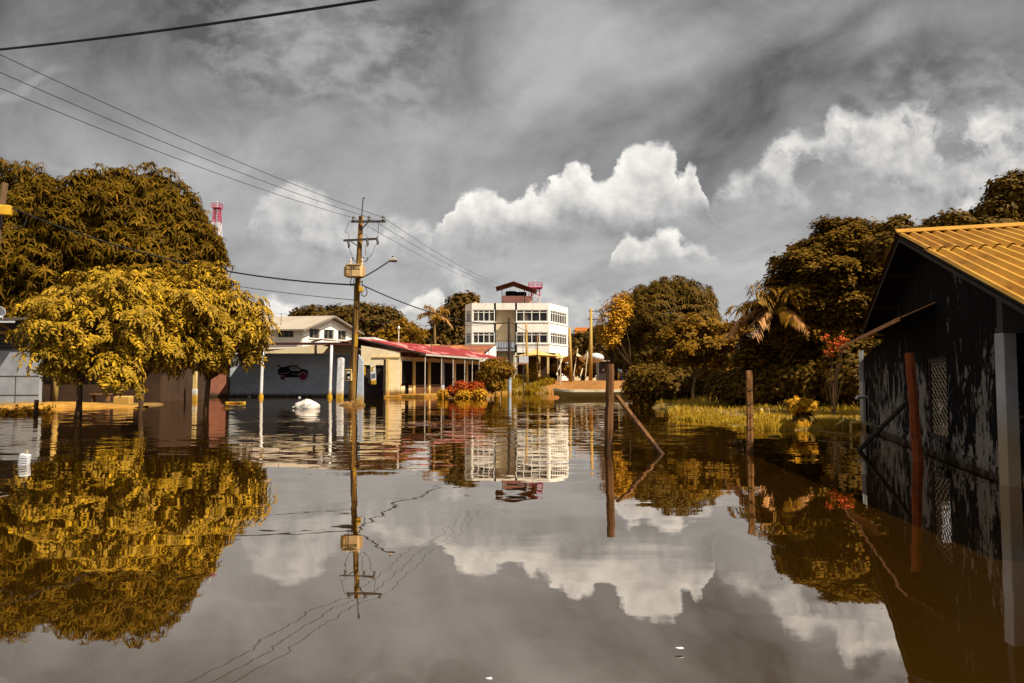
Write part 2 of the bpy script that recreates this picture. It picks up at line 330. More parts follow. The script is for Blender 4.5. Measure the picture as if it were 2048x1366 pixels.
def glass_material():
    m, k, b = newmat('dark_glass'); P = geo(k)
    f = k.ss(k.noise(k.v('MULTIPLY', P, (1., 1., .5)), .9, 3, .5), .45, .62)
    k.put(b.inputs['Base Color'], k.mix(f, (.012, .011, .012), (.11, .085, .06))); b.inputs['Roughness'].default_value = .12; b.inputs['Specular IOR Level'].default_value = .3
glass_material()

# ------------------------------------------------------------------ mesh helpers
ORG = {}
class MB:
    def __init__(s): s.v = []; s.f = []
    def add(s, vs, fs):
        o = len(s.v); s.v += [tuple(v) for v in vs]; s.f += [tuple(i+o for i in f) for f in fs]; return s
    def box(s, c, d, rz=0., R=None):
        c = Vector(c); R = R or Matrix.Rotation(rz, 3, 'Z'); h = [q/2 for q in d]
        vs = [c+R@Vector((sx*h[0], sy*h[1], sz*h[2])) for sx in (-1, 1) for sy in (-1, 1) for sz in (-1, 1)]
        return s.add(vs, [(0, 1, 3, 2), (4, 6, 7, 5), (0, 4, 5, 1), (2, 3, 7, 6), (0, 2, 6, 4), (1, 5, 7, 3)])
    def bx(s, x0, x1, y0, y1, z0, z1): return s.box(((x0+x1)/2, (y0+y1)/2, (z0+z1)/2), (x1-x0, y1-y0, z1-z0))
    def bar(s, p, q, w, h, up=(0, 0, 1)):
        p, q = Vector(p), Vector(q); d = q-p; L = d.length; d.normalize(); up = Vector(up)
        if abs(d.dot(up)) > .98: up = Vector((0, 1, 0))
        a = d.cross(up).normalized(); b = a.cross(d)
        return s.box((p+q)/2, (L, w, h), R=Matrix((d, a, b)).transposed())
    def tube(s, pts, r, n=8, cap=True):
        pts = [Vector(p) for p in pts]; m = len(pts); rs = r if isinstance(r, (list, tuple)) else [r]*m
        vs = []; prev = None
        for i, p in enumerate(pts):
            d = (pts[min(i+1, m-1)]-pts[max(i-1, 0)]).normalized()
            if prev is None:
                a = d.orthogonal().normalized()
            else:
                a = (prev-d*prev.dot(d)).normalized()
            prev = a; b = d.cross(a)
            for j in range(n):
                t = 2*PI*j/n; vs.append(p+(a*math.cos(t)+b*math.sin(t))*rs[i])
        fs = [(i*n+j, i*n+(j+1) % n, (i+1)*n+(j+1) % n, (i+1)*n+j) for i in range(m-1) for j in range(n)]
        if cap: fs += [tuple(range(n-1, -1, -1)), tuple((m-1)*n+j for j in range(n))]
        return s.add(vs, fs)
    def prism(s, poly, a, b):        # polygon of 3-D points extruded from offset a to offset b (vectors)
        n = len(poly); a, b = Vector(a), Vector(b)
        vs = [Vector(p)+a for p in poly]+[Vector(p)+b for p in poly]
        return s.add(vs, [tuple(range(n)), tuple(range(2*n-1, n-1, -1))]+[(i, i+n, (i+1) % n+n, (i+1) % n) for i in range(n)])
    def ball(s, c, r, n=10, m=6, f=None):
        c = Vector(c); r = r if isinstance(r, (tuple, list)) else (r, r, r); vs = []; fs = []
        for i in range(m+1):
            th = PI*i/m
            for j in range(n):
                ph = 2*PI*j/n; d = Vector((math.sin(th)*math.cos(ph), math.sin(th)*math.sin(ph), math.cos(th)))
                g = f(d) if f else 1.
                vs.append(c+Vector((d.x*r[0], d.y*r[1], d.z*r[2]))*g)
        for i in range(m):
            for j in range(n): fs.append((i*n+j, (i+1)*n+j, (i+1)*n+(j+1) % n, i*n+(j+1) % n))
        return s.add(vs, fs)
    def corr(s, p00, p10, p11, p01, n, amp, sub=6):   # corrugated sheet: ribs run from edge p00-p10 to edge p01-p11
        p00, p10, p11, p01 = map(Vector, (p00, p10, p11, p01)); nn = n*sub
        nr = (p10-p00).cross(p01-p00).normalized(); vs = []
        if nr.z < 0: nr = -nr
        for i in range(nn+1):
            u = i/nn; h = nr*amp*math.sin(2*PI*n*u); vs += [p00.lerp(p10, u)+h, p01.lerp(p11, u)+h]
        return s.add(vs, [(2*i, 2*i+2, 2*i+3, 2*i+1) for i in range(nn)])
    def build(s, name, mat_, parent=None, loc=None, smooth=False, bevel=0.):
        me = bpy.data.meshes.new(name); o = bpy.data.objects.new(name, me); COL.objects.link(o)
        if parent: org = ORG[parent.name]
        else:
            org = Vector(loc) if loc is not None else Vector((sum(v[0] for v in s.v)/len(s.v), sum(v[1] for v in s.v)/len(s.v), min(v[2] for v in s.v)))
            o.location = org
        ORG[o.name] = org
        me.from_pydata([tuple(Vector(v)-org) for v in s.v], [], s.f); me.update()
        me.materials.append(M[mat_])
        if parent: o.parent = parent
        if smooth: me.shade_smooth()
        if bevel:
            bv = o.modifiers.new('bevel', 'BEVEL'); bv.width = bevel; bv.segments = 2; bv.limit_method = 'ANGLE'
        return o
def tag(o, label=None, cat=None, group=None, kind=None):
    if label: o['label'] = label
    if cat: o['category'] = cat
    if group: o['group'] = group
    if kind: o['kind'] = kind
    return o
def thing(name, label, cat, loc, group=None):
    o = bpy.data.objects.new(name, None); COL.objects.link(o); o.location = loc; o.empty_display_size = .3
    ORG[o.name] = Vector(loc); return tag(o, label, cat, group)
def npmesh(name, V, Fq, mat_, parent=None, tint=None, loc=None):
    me = bpy.data.meshes.new(name); o = bpy.data.objects.new(name, me); COL.objects.link(o)
    org = ORG[parent.name] if parent else Vector(loc)
    if parent: o.parent = parent
    else: o.location = org
    ORG[o.name] = org
    V = (V-np.array(org)).astype(np.float32); Fq = Fq.astype(np.int32); nf = len(Fq)
    me.vertices.add(len(V)); me.vertices.foreach_set('co', V.ravel())
    me.loops.add(nf*4); me.loops.foreach_set('vertex_index', Fq.ravel())
    me.polygons.add(nf); me.polygons.foreach_set('loop_start', np.arange(nf, dtype=np.int32)*4)
    me.update(calc_edges=True)
    if tint is not None:
        a_ = me.attributes.new('tint', 'FLOAT', 'POINT'); a_.data.foreach_set('value', tint.astype(np.float32))
    me.materials.append(M[mat_]); return o

# ------------------------------------------------------------------ foliage
def strip(base, d, L, w, droop, prof=(.25, 1., .8, .06), ts=(0, .33, .68, 1.)):
    """one leaf: a strip of three quads that bends down along its length"""
    d = np.array(d, float); d /= np.linalg.norm(d); side = np.cross(d, (0, 0, 1.)); sn = np.linalg.norm(side)
    side = side/sn if sn > 1e-3 else np.array((1., 0, 0)); vs = []
    for t, p in zip(ts, prof):
        c = np.array(base)+d*L*t-np.array((0, 0, droop*L*t*t)); vs += [c-side*w*p/2, c+side*w*p/2]
    return np.array(vs)
STRIPF = np.array([(0, 1, 3, 2), (2, 3, 5, 4), (4, 5, 7, 6)])
def cat_leaves(ls, F1=STRIPF):
    n = len(ls[0]); V = np.concatenate(ls); Fq = np.concatenate([F1+i*n for i in range(len(ls))]); lid = np.repeat(np.arange(len(ls)), n)
    return V, Fq, lid
def rosette(rng, n=10, L=.28, w=.055, droop=.55):
    ls = []
    for i in range(n):
        ph = 2*PI*i/n+rng.uniform(-.3, .3); e = rng.uniform(-.1, .85)
        ls.append(strip((0, 0, 0), (math.cos(ph)*math.cos(e), math.sin(ph)*math.cos(e), math.sin(e)), L*rng.uniform(.7, 1.15), w, droop*rng.uniform(.6, 1.4)))
    return cat_leaves(ls)
def pinnate(rng, pairs=5, L=.5, ll=.19, w=.075):
    ls = []
    for i in range(pairs):
        t = (i+1.)/(pairs+.6); c = np.array((L*t, rng.uniform(-.02, .02), .16*L*math.sin(PI*t)-.36*L*t*t))
        for sgn in (-1, 1):
            ls.append(strip(c, (.5+rng.uniform(-.3, .3), sgn*.9, rng.uniform(-.45, .15)), ll*rng.uniform(.65, 1.2)*(1-.25*abs(t-.5)), w*rng.uniform(.8, 1.2), rng.uniform(.25, .8)))
    ls.append(strip((L*.95, 0, -.33*L), (1, rng.uniform(-.3, .3), -.6), ll, w, .3))
    return cat_leaves(ls)
def spray(rng, n=12, R=.28, L=.16, w=.09, droop=.3):
    ls = []
    for i in range(n):
        d = rng.normal(size=3); d /= np.linalg.norm(d); d[2] = abs(d[2])*.6-.1
        ls.append(strip(rng.normal(size=3)*R*.5, d, L*rng.uniform(.7, 1.2), w, droop))
    return cat_leaves(ls)
def scatter(name, pts, nrm, temps, mat_, parent, rng, s0=.8, s1=1.25, upb=.5, tangent=False, loc=None, ax=None):
    n = len(pts); pick = rng.integers(0, len(temps), n); Vs = []; Fs = []; Ts = []; off = 0
    for k_, (V, Fq, lid) in enumerate(temps):
        I = np.where(pick == k_)[0]
        if not len(I): continue
        z = nrm[I]*(1-upb)+np.array((0, 0, 1.))*upb; z /= np.linalg.norm(z, axis=1)[:, None]+1e-9
        if tangent:                       # leaf axis x follows the outward direction, flattened
            xx = (ax if ax is not None else nrm)[I]+rng.normal(size=(len(I), 3))*.6; xx[:, 2] *= .5
        else: xx = rng.normal(size=(len(I), 3))
        xx -= (xx*z).sum(1)[:, None]*z; xx /= np.linalg.norm(xx, axis=1)[:, None]+1e-9
        yy = np.cross(z, xx); sc = rng.uniform(s0, s1, len(I))
        W = (V[None, :, 0, None]*xx[:, None]+V[None, :, 1, None]*yy[:, None]+V[None, :, 2, None]*z[:, None])*sc[:, None, None]+pts[I][:, None]
        m = len(V); Vs.append(W.reshape(-1, 3)); Fs.append((Fq[None]+(np.arange(len(I))*m)[:, None, None]).reshape(-1, 4)+off); off += len(I)*m
        nl = lid.max()+1; cl = rng.uniform(0, 1, len(I))
        tl = np.clip(cl[:, None]*.6+rng.uniform(0, .42, (len(I), nl)), 0, 1); Ts.append(tl[:, lid].ravel())
    return npmesh(name, np.concatenate(Vs), np.concatenate(Fs), mat_, parent, np.concatenate(Ts), loc)
def waves(rng, n=6, k0=.7, k1=2.2):
    K = rng.normal(size=(n, 3)); K *= (rng.uniform(k0, k1, n)/np.linalg.norm(K, axis=1))[:, None]; ph = rng.uniform(0, 6.28, n)
    return lambda p: np.sin(p@K.T+ph).sum(-1)/math.sqrt(n)
def shell(rng, lobes, dens, r0=.82, r1=1.03, bump=.10, cull=.80, gap=1.5, zmin=-9., fr=1., front=None):
    P_ = []; N_ = []
    wv = waves(rng, 7, .8/fr, 2.6/fr); gp = waves(rng, 6, 1.2/fr, 3.2/fr)
    for (c, r) in lobes:
        c = np.array(c); r = np.array(r); area = 4*PI*((r[0]*r[1])**1.6/3+(r[0]*r[2])**1.6/3+(r[1]*r[2])**1.6/3)**(1/1.6)
        n = int(area*dens); d = rng.normal(size=(n, 3)); d /= np.linalg.norm(d, axis=1)[:, None]
        p = c+d*r*rng.uniform(r0, r1, n)[:, None]; p = c+(p-c)*(1+bump*wv(p))[:, None]
        nn = d/r; nn /= np.linalg.norm(nn, axis=1)[:, None]; P_.append(p); N_.append(nn)
    p = np.concatenate(P_); nn = np.concatenate(N_); keep = (p[:, 2] > zmin) & (gp(p) < gap)
    for (c, r) in lobes: keep &= (np.linalg.norm((p-np.array(c))/np.array(r), axis=1) > cull)
    if front is not None: keep &= (p[:, 1] < front)
    return p[keep], nn[keep]
def limbs(mb, base, targets, r, rng, fork=.4):
    base = Vector(base); c = sum((Vector(t) for t in targets), Vector((0, 0, 0)))/len(targets); F_ = base.lerp(c, fork); F_.x = base.x*.6+F_.x*.4; F_.y = base.y*.6+F_.y*.4
    m1 = base.lerp(F_, .5)+Vector((rng.uniform(-1, 1), rng.uniform(-1, 1), 0))*r*.7
    mb.tube([base, m1, F_], [r*1.15, r, r*.85], 9)
    for tg in targets:
        tg = Vector(tg); mid = F_.lerp(tg, .5)+Vector(rng.uniform(-.2, .2, 3))*(tg-F_).length*.3
        mb.tube([F_-Vector((0, 0, r*.5)), F_.lerp(mid, .5), mid, tg], [r*.62, r*.52, r*.36, r*.12], 7)
    return mb
def pads(rng, lobes, npad, nleaf, rp=(.34, .66), flat=.22):
    """crown of layered sprays: flat pads of leaves spread over and through the lobes"""
    P_ = []; N_ = []; A_ = []; A = np.array([r[0]*r[1]+r[0]*r[2] for c, r in lobes]); A /= A.sum()
    for q_ in range(npad):
        c, r = lobes[rng.choice(len(lobes), p=A)]; d = rng.normal(size=3); d /= np.linalg.norm(d)
        if d[2] < -.15 and rng.uniform() < .55: d[2] *= -1
        c0 = np.array(c)+d*np.array(r)*rng.uniform(.62, 1.06)
        R_ = rng.uniform(*rp); n = int(nleaf*R_*R_/.28); th = rng.uniform(0, 2*PI, n); rr_ = R_*np.sqrt(rng.uniform(.02, 1, n)); o = np.stack((np.cos(th)*rr_, np.sin(th)*rr_, flat*R_*(1-1.6*(rr_/R_)**2)+rng.normal(size=n)*.05), -1)
        o += np.array((d[0], d[1], 0))*(-.15)*o[:, 2:3]; P_.append(c0+o); A_.append(np.stack((np.cos(th)+d[0]*.7, np.sin(th)+d[1]*.7, np.full(n, .25)), -1)); N_.append(np.tile(d*np.array((1, 1, .8)), (n, 1))+rng.normal(size=(n, 3))*.25)
    p = np.concatenate(P_); nn = np.concatenate(N_); return p, nn/np.linalg.norm(nn, axis=1)[:, None], np.concatenate(A_)
def tree(name, label, cat, base, lobes, temps, mat_, dens, rng, trunk_r=.2, bark='bark', group=None, core=True, upb=.55, s0=.8, s1=1.25, tangent=False, bump=.10, gap=1.5, fork=.4, zmin=-9., trunks=None, fr=1., cull=.8, r0=.82, pad=None):
    root = thing(name, label, cat, base, group)
    mb = MB()
    for tb in (trunks or [base]):
        limbs(mb, tb, [Vector(c)+Vector((0, 0, -.2*r[2])) for c, r in lobes], trunk_r, rng, fork)
    mb.build('trunk', bark, root, smooth=True)
    p, n = shell(rng, lobes, dens, bump=bump, gap=gap, zmin=zmin, fr=fr, cull=cull, r0=r0)
    ax = None
    if pad: p, n, ax = pads(rng, lobes, *pad)
    if core:
        p2, n2 = shell(rng, lobes, dens*.8, .45, .82, bump=bump, cull=.42, gap=9, zmin=zmin, fr=fr); p = np.concatenate((p, p2)); n = np.concatenate((n, n2)); ax = np.concatenate((ax, n2)) if ax is not None else None
    scatter('crown', p, n, temps, mat_, root, rng, s0, s1, upb, tangent, ax=ax)
    return root
def RNG(i): return np.random.default_rng(i)

# ------------------------------------------------------------------ ground, road, water
def sst(v, a, b):
    t = np.clip((np.asarray(v, float)-a)/(b-a), 0, 1); return t*t*(3-2*t)
_tw = waves(RNG(3), 8, .25, 1.3)
def terr(x, y):
    x = np.asarray(x, float); y = np.asarray(y, float)
    w = _tw(np.stack((x, y, np.zeros_like(x)), -1))
    z = np.full_like(x, -.65)
    back = sst(y+w*1.2, 73, 86)*1.95
    left = sst(y, 62.6, 66)*.85*sst(-x, 7.5, 9)
    dirt = sst(y, 36.8, 38.6)*sst(-x, 18.2, 19.6)*.78*(1-sst(y, 41, 43))
    inl = sst(x-.192*y+w*.35, -.4, .9)*sst(y-16.2-np.clip(x-3.4, 0, 99)*.62+w*.6, -.6, 1.2)
    right = inl*(.68+.05*w+sst(y, 28, 60)*.35)
    z = z+np.maximum(np.maximum(back, left), np.maximum(dirt, right))
    return z+.03*w*(z > -.3)
def tz(x, y): return float(terr(np.array([x]), np.array([y]))[0])
def grid(name, xs, ys, fz, mat_, kind='structure'):
    XX, YY = np.meshgrid(xs, ys); ZZ = fz(XX, YY); V = np.stack((XX, YY, ZZ), -1).reshape(-1, 3)
    nx, ny = len(xs), len(ys); i, j = np.meshgrid(np.arange(nx-1), np.arange(ny-1)); a_ = (j*nx+i).ravel()
    o = npmesh(name, V, np.stack((a_, a_+1, a_+nx+1, a_+nx), -1), mat_, None, None, (0, 0, 0)); o.data.shade_smooth()
    return tag(o, kind=kind)
gx = np.concatenate((np.linspace(-2500, -80, 10), np.linspace(-70, -22, 30), np.linspace(-21, 24, 150), np.linspace(25, 70, 30), np.linspace(80, 2500, 10)))
gy = np.concatenate((np.linspace(-200, -4, 8), np.linspace(0, 14, 10), np.linspace(14.5, 45, 130), np.linspace(45.5, 100, 110), np.linspace(102, 200, 20), np.linspace(220, 4000, 16)))
tag(grid('ground', gx, gy, terr, 'wet_ground'), 'brown flooded ground rising to grassy dirt at the far shore', 'ground')
wx = np.array([-2500, -60, 60, 2500.]); wy = np.array([-200, 0, 40, 100, 130.])
tag(grid('water', wx, wy, lambda a, b: a*0., 'flood_water'), 'still brown flood water mirroring clouds, trees and buildings', 'water')
def roadz(a, b): return np.maximum(terr(a, b)+.03, -.05)
rx = []; ry_ = np.linspace(72, 118, 60)
V = []; nU = 14
for yv in ry_:
    t = (yv-72)/46; xl = 3.6-.5*t+1.5*max(0, .35-t); xr = 15.2+2*t
    for u in np.linspace(0, 1, nU): V.append((xl+(xr-xl)*u, yv, 0))
V = np.array(V); V[:, 2] = roadz(V[:, 0], V[:, 1])
j, i = np.meshgrid(np.arange(len(ry_)-1), np.arange(nU-1), indexing='ij'); q = (j*nU+i).ravel()
o = npmesh('road', V, np.stack((q, q+1, q+nU+1, q+nU), -1), 'earth', None, None, (9, 80, 0)); o.data.shade_smooth()
tag(o, 'red earth road climbing out of the flood past the white building', 'road', kind='structure')
# lit strip of dirt under the near trees
mb = MB(); rr = RNG(11); n = 26
top = []; 
for i in range(n+1):
    u = i/n; xx = -25.6+u*7.2; top.append((xx, 36.9-.5*u+rr.uniform(-.15, .15), .02+.16*math.sin(PI*min(1, u*1.15+.05))+rr.uniform(0, .04)))
vs = []
for p in top: vs += [(p[0], p[1]-.9, -.10), (p[0], p[1], p[2]), (p[0], p[1]+1.2, p[2]+.05), (p[0], p[1]+1.9, -.2)]
mb.add(vs, [(4*i+a_, 4*i+4+a_, 4*i+5+a_, 4*i+1+a_) for i in range(n) for a_ in range(3)])
tag(mb.build('dirt_path', 'bank_earth', smooth=True), 'sunlit strip of bare orange dirt at the water edge under the trees', 'path', kind='structure')

# ------------------------------------------------------------------ hut on the right
def build_hut():
    A = Vector((6.26, 9.25, 0)); Bp = Vector((9.96, 21.0, 0)); d = (Bp-A); L = d.length; d.normalize(); nin = Vector((d.y, -d.x, 0))
    def W(s, off, z): return A+d*s+nin*off+Vector((0, 0, z))        # s along the gable wall, off inwards
    root = thing('hut', 'black mouldy hut standing in water under an orange corrugated roof', 'hut', A+d*4, None)
    sa = .347*L; za = 3.97; sl = 1.9/(.51*L)                       # apex and slope
    zr = lambda s: za-abs(s-sa)*sl
    se = .73*L
    def wallz(s): return zr(s)-.10
    # gable wall with a window hole: built of panels butted round the opening
    w0, w1, wz0, wz1 = .262*L, .372*L, .28, 1.70
    m = MB(); th = .16
    def panel(s0, s1, z0, zf):
        ss_ = [s0]+[q_ for q_ in (sa,) if s0 < q_ < s1]+[s1]
        poly = [W(s0, 0, z0), W(s1, 0, z0)]+[W(q_, 0, zf(q_)) for q_ in reversed(ss_)]
        m.prism(poly, (0, 0, 0), nin*th)
    panel(.38, w0, -.6, wallz); panel(w1, se-.02, -.6, wallz); panel(w0, w1, wz1, wallz)
    m.prism([W(w0, 0, -.6), W(w1, 0, -.6), W(w1, 0, wz0), W(w0, 0, wz0)], (0, 0, 0), nin*th)
    # lower rear part of the wall
    zl = lambda s: 2.30-.1*(s-se)
    m.prism([W(se-.02, .02, -.6), W(L, .02, -.6), W(L, .02, zl(L)), W(se-.02, .02, zl(se))], (0, 0, 0), nin*th)
    # return walls that close the body
    m.prism([W(L, .02, -.6), W(L, 7, -.6), W(L, 7, 2.0), W(L, .02, zl(L))], -d*th, (0, 0, 0))
    m.prism([W(1.6, th, -.6), W(1.6, 9, -.6), W(1.6, 9, zr(1.6)-.12), W(1.6, th, zr(1.6)-.12)], (0, 0, 0), d*.14)
    m.build('wall', 'moldy_plaster', root)
    m = MB(); m.prism([W(.42, -.018, .06), W(L-.1, -.018, .10), W(L-.1, -.018, .20), W(.42, -.018, .16)], -nin*.02, nin*.017)
    m.prism([W(w0-.08, -.03, wz0-.10), W(w1+.08, -.03, wz0-.10), W(w1+.08, -.03, wz0), W(w0-.08, -.03, wz0)], -nin*.02, nin*.029)
    m.build('ledge', 'moldy_plaster', root)
    # window with diamond grille
    fr = MB(); t_ = .07
    for (s0, s1, z0, z1) in ((w0, w0+t_, wz0, wz1), (w1-t_, w1, wz0, wz1), (w0+t_, w1-t_, wz1-t_, wz1), (w0+t_, w1-t_, wz0, wz0+t_)):
        fr.prism([W(s0, .02, z0), W(s1, .02, z0), W(s1, .02, z1), W(s0, .02, z1)], (0, 0, 0), nin*.08)
    win = fr.build('window', 'dark_timber', root)
    g = MB(); nc, nr = 5, 11; ww = (w1-w0-2*t_-.06)/nc; hh = (wz1-wz0-2*t_)/nr
    for c in range(nc):
        for sgn in (0, 1):
            pts = []
            for r in range(nr*2+1):
                s_ = w0+t_+.03+ww*c+(ww*.5 if (r % 2) else (0 if sgn == 0 else ww)); pts.append(W(s_, .055, wz0+t_+hh*.5*r))
            g.tube(pts, .011, 5)
    g.build('grille', 'grille_iron', win)
    b = MB(); b.prism([W(w0, .5, wz0), W(w1, .5, wz0), W(w1, .5, wz1), W(w0, .5, wz1)], (0, 0, 0), nin*.05); b.build('dark_interior', 'dark_void', win)
    # roof: two corrugated slopes, each of two overlapping sheets, and a ridge cap
    ov = .50; back = 9.5
    def slope(s0, s1, lift, mb):
        n_ = int(back/.175)
        mb.corr(W(s0, -ov, zr(s0)+lift), W(s0, back, zr(s0)+lift), W(s1, back, zr(s1)+lift), W(s1, -ov, zr(s1)+lift), n_, .036)
    r1 = MB(); e0 = -.42*L*.9; mid = sa-.17*L
    slope(sa-.02, mid-.15, .045, r1); slope(mid, e0, .018, r1); slope(sa+.02, sa+.20*L, .045, r1); slope(sa+.19*L, se+.15, .018, r1)
    roof = r1.build('roof', 'orange_sheet', root)
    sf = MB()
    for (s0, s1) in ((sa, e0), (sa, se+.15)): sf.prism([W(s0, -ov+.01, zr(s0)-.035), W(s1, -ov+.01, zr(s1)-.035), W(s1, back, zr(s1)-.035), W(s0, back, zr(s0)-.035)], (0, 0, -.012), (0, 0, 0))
    sf.build('underside_shade', 'paint_black', roof)  # black sheet that paints the shade on the roof's underside
    c = MB(); c.prism([W(sa-.22, -ov-.02, zr(sa-.22)+.085), W(sa, -ov-.02, za+.12), W(sa+.22, -ov-.02, zr(sa+.22)+.085), W(sa+.2, -ov-.02, zr(sa+.22)+.07), W(sa, -ov-.02, za+.09), W(sa-.2, -ov-.02, zr(sa-.22)+.07)], (0, 0, 0), nin*(back+.5))
    c.build('ridge_cap', 'orange_sheet', roof)
    f = MB()
    for (s0, s1) in ((e0, sa), (sa, se+.15)):
        f.prism([W(s0, -ov+.03, zr(s0)-.11), W(s1, -ov+.03, zr(s1)-.11), W(s1, -ov+.03, zr(s1)-.015), W(s0, -ov+.03, zr(s0)-.015)], (0, 0, 0), nin*.03)
    for q_ in (-2., .8, 2.6, sa, 5.8, 7.4):
        f.bar(W(q_, -ov+.06, zr(q_)-.08), W(q_, back, zr(q_)-.08), .05, .08)
    f.build('rafter', 'dark_timber', roof)
    # corner column with beam of the veranda
    c = MB(); c.bx(6.12, 6.285, 9.2, 9.38, -.6, 1.90); c.build('column', 'column_plaster', root, bevel=.01)
    c = MB(); c.prism([(6.11, 9.19, 1.903), (10.5, 7.85, 1.903), (10.5, 7.85, 2.42), (6.11, 9.19, 2.42)], (0, 0, 0), (.06, .2, 0)); c.build('beam', 'beam_dark', root)
    c = MB(); c.prism([W(-.1, th+.02, -.6), W(-.1, 6, -.6), W(1.55, 6, -.6), W(1.55, th+.02, -.6)], (0, 0, 0), (0, 0, .68)); c.build('veranda_floor', 'column_plaster', root)
    # awning on the left half of the wall
    s0, s1 = .30*L, 1.0*L
    a = MB(); a.corr(W(s0, -.02, 2.66), W(s1, -.02, 2.54), W(s1, -.60, 2.28), W(s0+.1, -.55, 2.42), 26, .016)
    aw = a.build('awning', 'rust_sheet', root)
    a = MB(); a.prism([W(s0+.1, -.56, 2.36), W(s1, -.61, 2.20), W(s1, -.61, 2.275), W(s0+.1, -.56, 2.435)], (0, 0, 0), -nin*.02); a.build('awning_edge', 'rust_sheet', aw)
    # grey metal gate panel at the far end and its bars
    g = MB(); g.prism([W(.955*L, -.10, -.1), W(L+.05, -.10, -.1), W(L+.05, -.10, 1.28), W(.955*L, -.10, 1.28)], (0, 0, 0), nin*.06)
    gt = g.build('gate', 'zinc_sheet', root)
    g = MB()
    for q_ in (.958, .978, 1.0): g.bar(W(q_*L, -.08, 1.285), W(q_*L, -.08, 2.15), .035, .035)
    g.build('gate_bar', 'zinc_sheet', gt)
    p = MB(); p.tube([W(.93*L, .0, .86), W(.93*L, -.28, .86), W(.93*L-.10, -.31, .83)], .045, 8); p.build('drain_pipe', 'white_paint', root, smooth=True)
    return W, L, d, nin
HW, HL, HD, HN = build_hut()

# ------------------------------------------------------------------ posts in the water
def rough_post(name, label, cat, p0, p1, r, mat_, group=None, sides=7, seed=0, rings=0):
    rr = RNG(seed); p0, p1 = Vector(p0), Vector(p1); n = 12; vs = []; fs = []
    root = None; mb = MB(); pts = []; rs = []
    for i in range(n+1):
        t = i/n; p = p0.lerp(p1, t)+Vector((rr.uniform(-1, 1), rr.uniform(-1, 1), 0))*r*.10; pts.append(p); rs.append(r*(1.06-.14*t)*(1+rr.uniform(-.05, .05)))
    mb.tube(pts, rs, sides)
    if not rings: return tag(mb.build(name, mat_), label, cat, group)
    root = thing(name, label, cat, p0, group); mb.build('shaft', mat_, root)
    for i in range(rings):
        t = .36+.58*(i+rr.uniform(-.1, .1))/rings; p = p0.lerp(p1, t); w = MB(); rq = r*1.08
        w.tube([p+Vector((math.cos(q_)*rq, math.sin(q_)*rq, .01*math.sin(2*q_))) for q_ in np.linspace(0, 2*PI, 13)], .006, 5, False); w.build('wire_tie', 'wire_black', root)
    return root
def pt(px, py, Y): return at(px, py, Y)
a, b = at(1220, 728, 14.0), at(1216, 898, 14.0); b.z = -.5
rough_post('fence_post', 'tall weathered timber post in the water with a diagonal brace', 'post', b, a, .082, 'post_wood', seed=1)
a, b = at(1229, 792, 14.05), at(1334, 906, 13.2); a.x += .04; b.z = -.12
rough_post('post_brace', 'slanting timber brace leaning on the tall weathered post', 'brace', b, a, .048, 'post_wood', seed=2)
a, b = at(1498, 741, 13.5), at(1499, 905, 13.5); b.z = -.5
rough_post('fence_post', 'square light brown timber post with wire rings near the grass', 'post', b, a, .068, 'post_orange', sides=4, seed=3, rings=5)
a, b = at(1819, 706, 12.0), at(1839, 920, 12.15); b.z = -.4
rough_post('fence_post', 'red brown timber post leaning in front of the black hut', 'post', b, a, .078, 'post_red', seed=4)
a, b = at(1815, 803, 12.5), at(1704, 896, 14.2); b.z = -.15
rough_post('post_brace', 'dark slanting timber brace in front of the black hut', 'brace', b, a, .045, 'dark_timber', seed=5)
a, b = at(73, 800, 28.), at(70, 838, 28.); b.z = -.4
rough_post('fence_post', 'short brown timber stump in the water left of the trees', 'post', b, a, .085, 'post_wood', seed=6)
a, b = at(163, 690, 27.5), at(161, 835, 27.5); b.z = -.4
rough_post('fence_post', 'thin dark upright pole beside the leaning tree trunk', 'post', b, a, .062, 'dark_timber', seed=7)

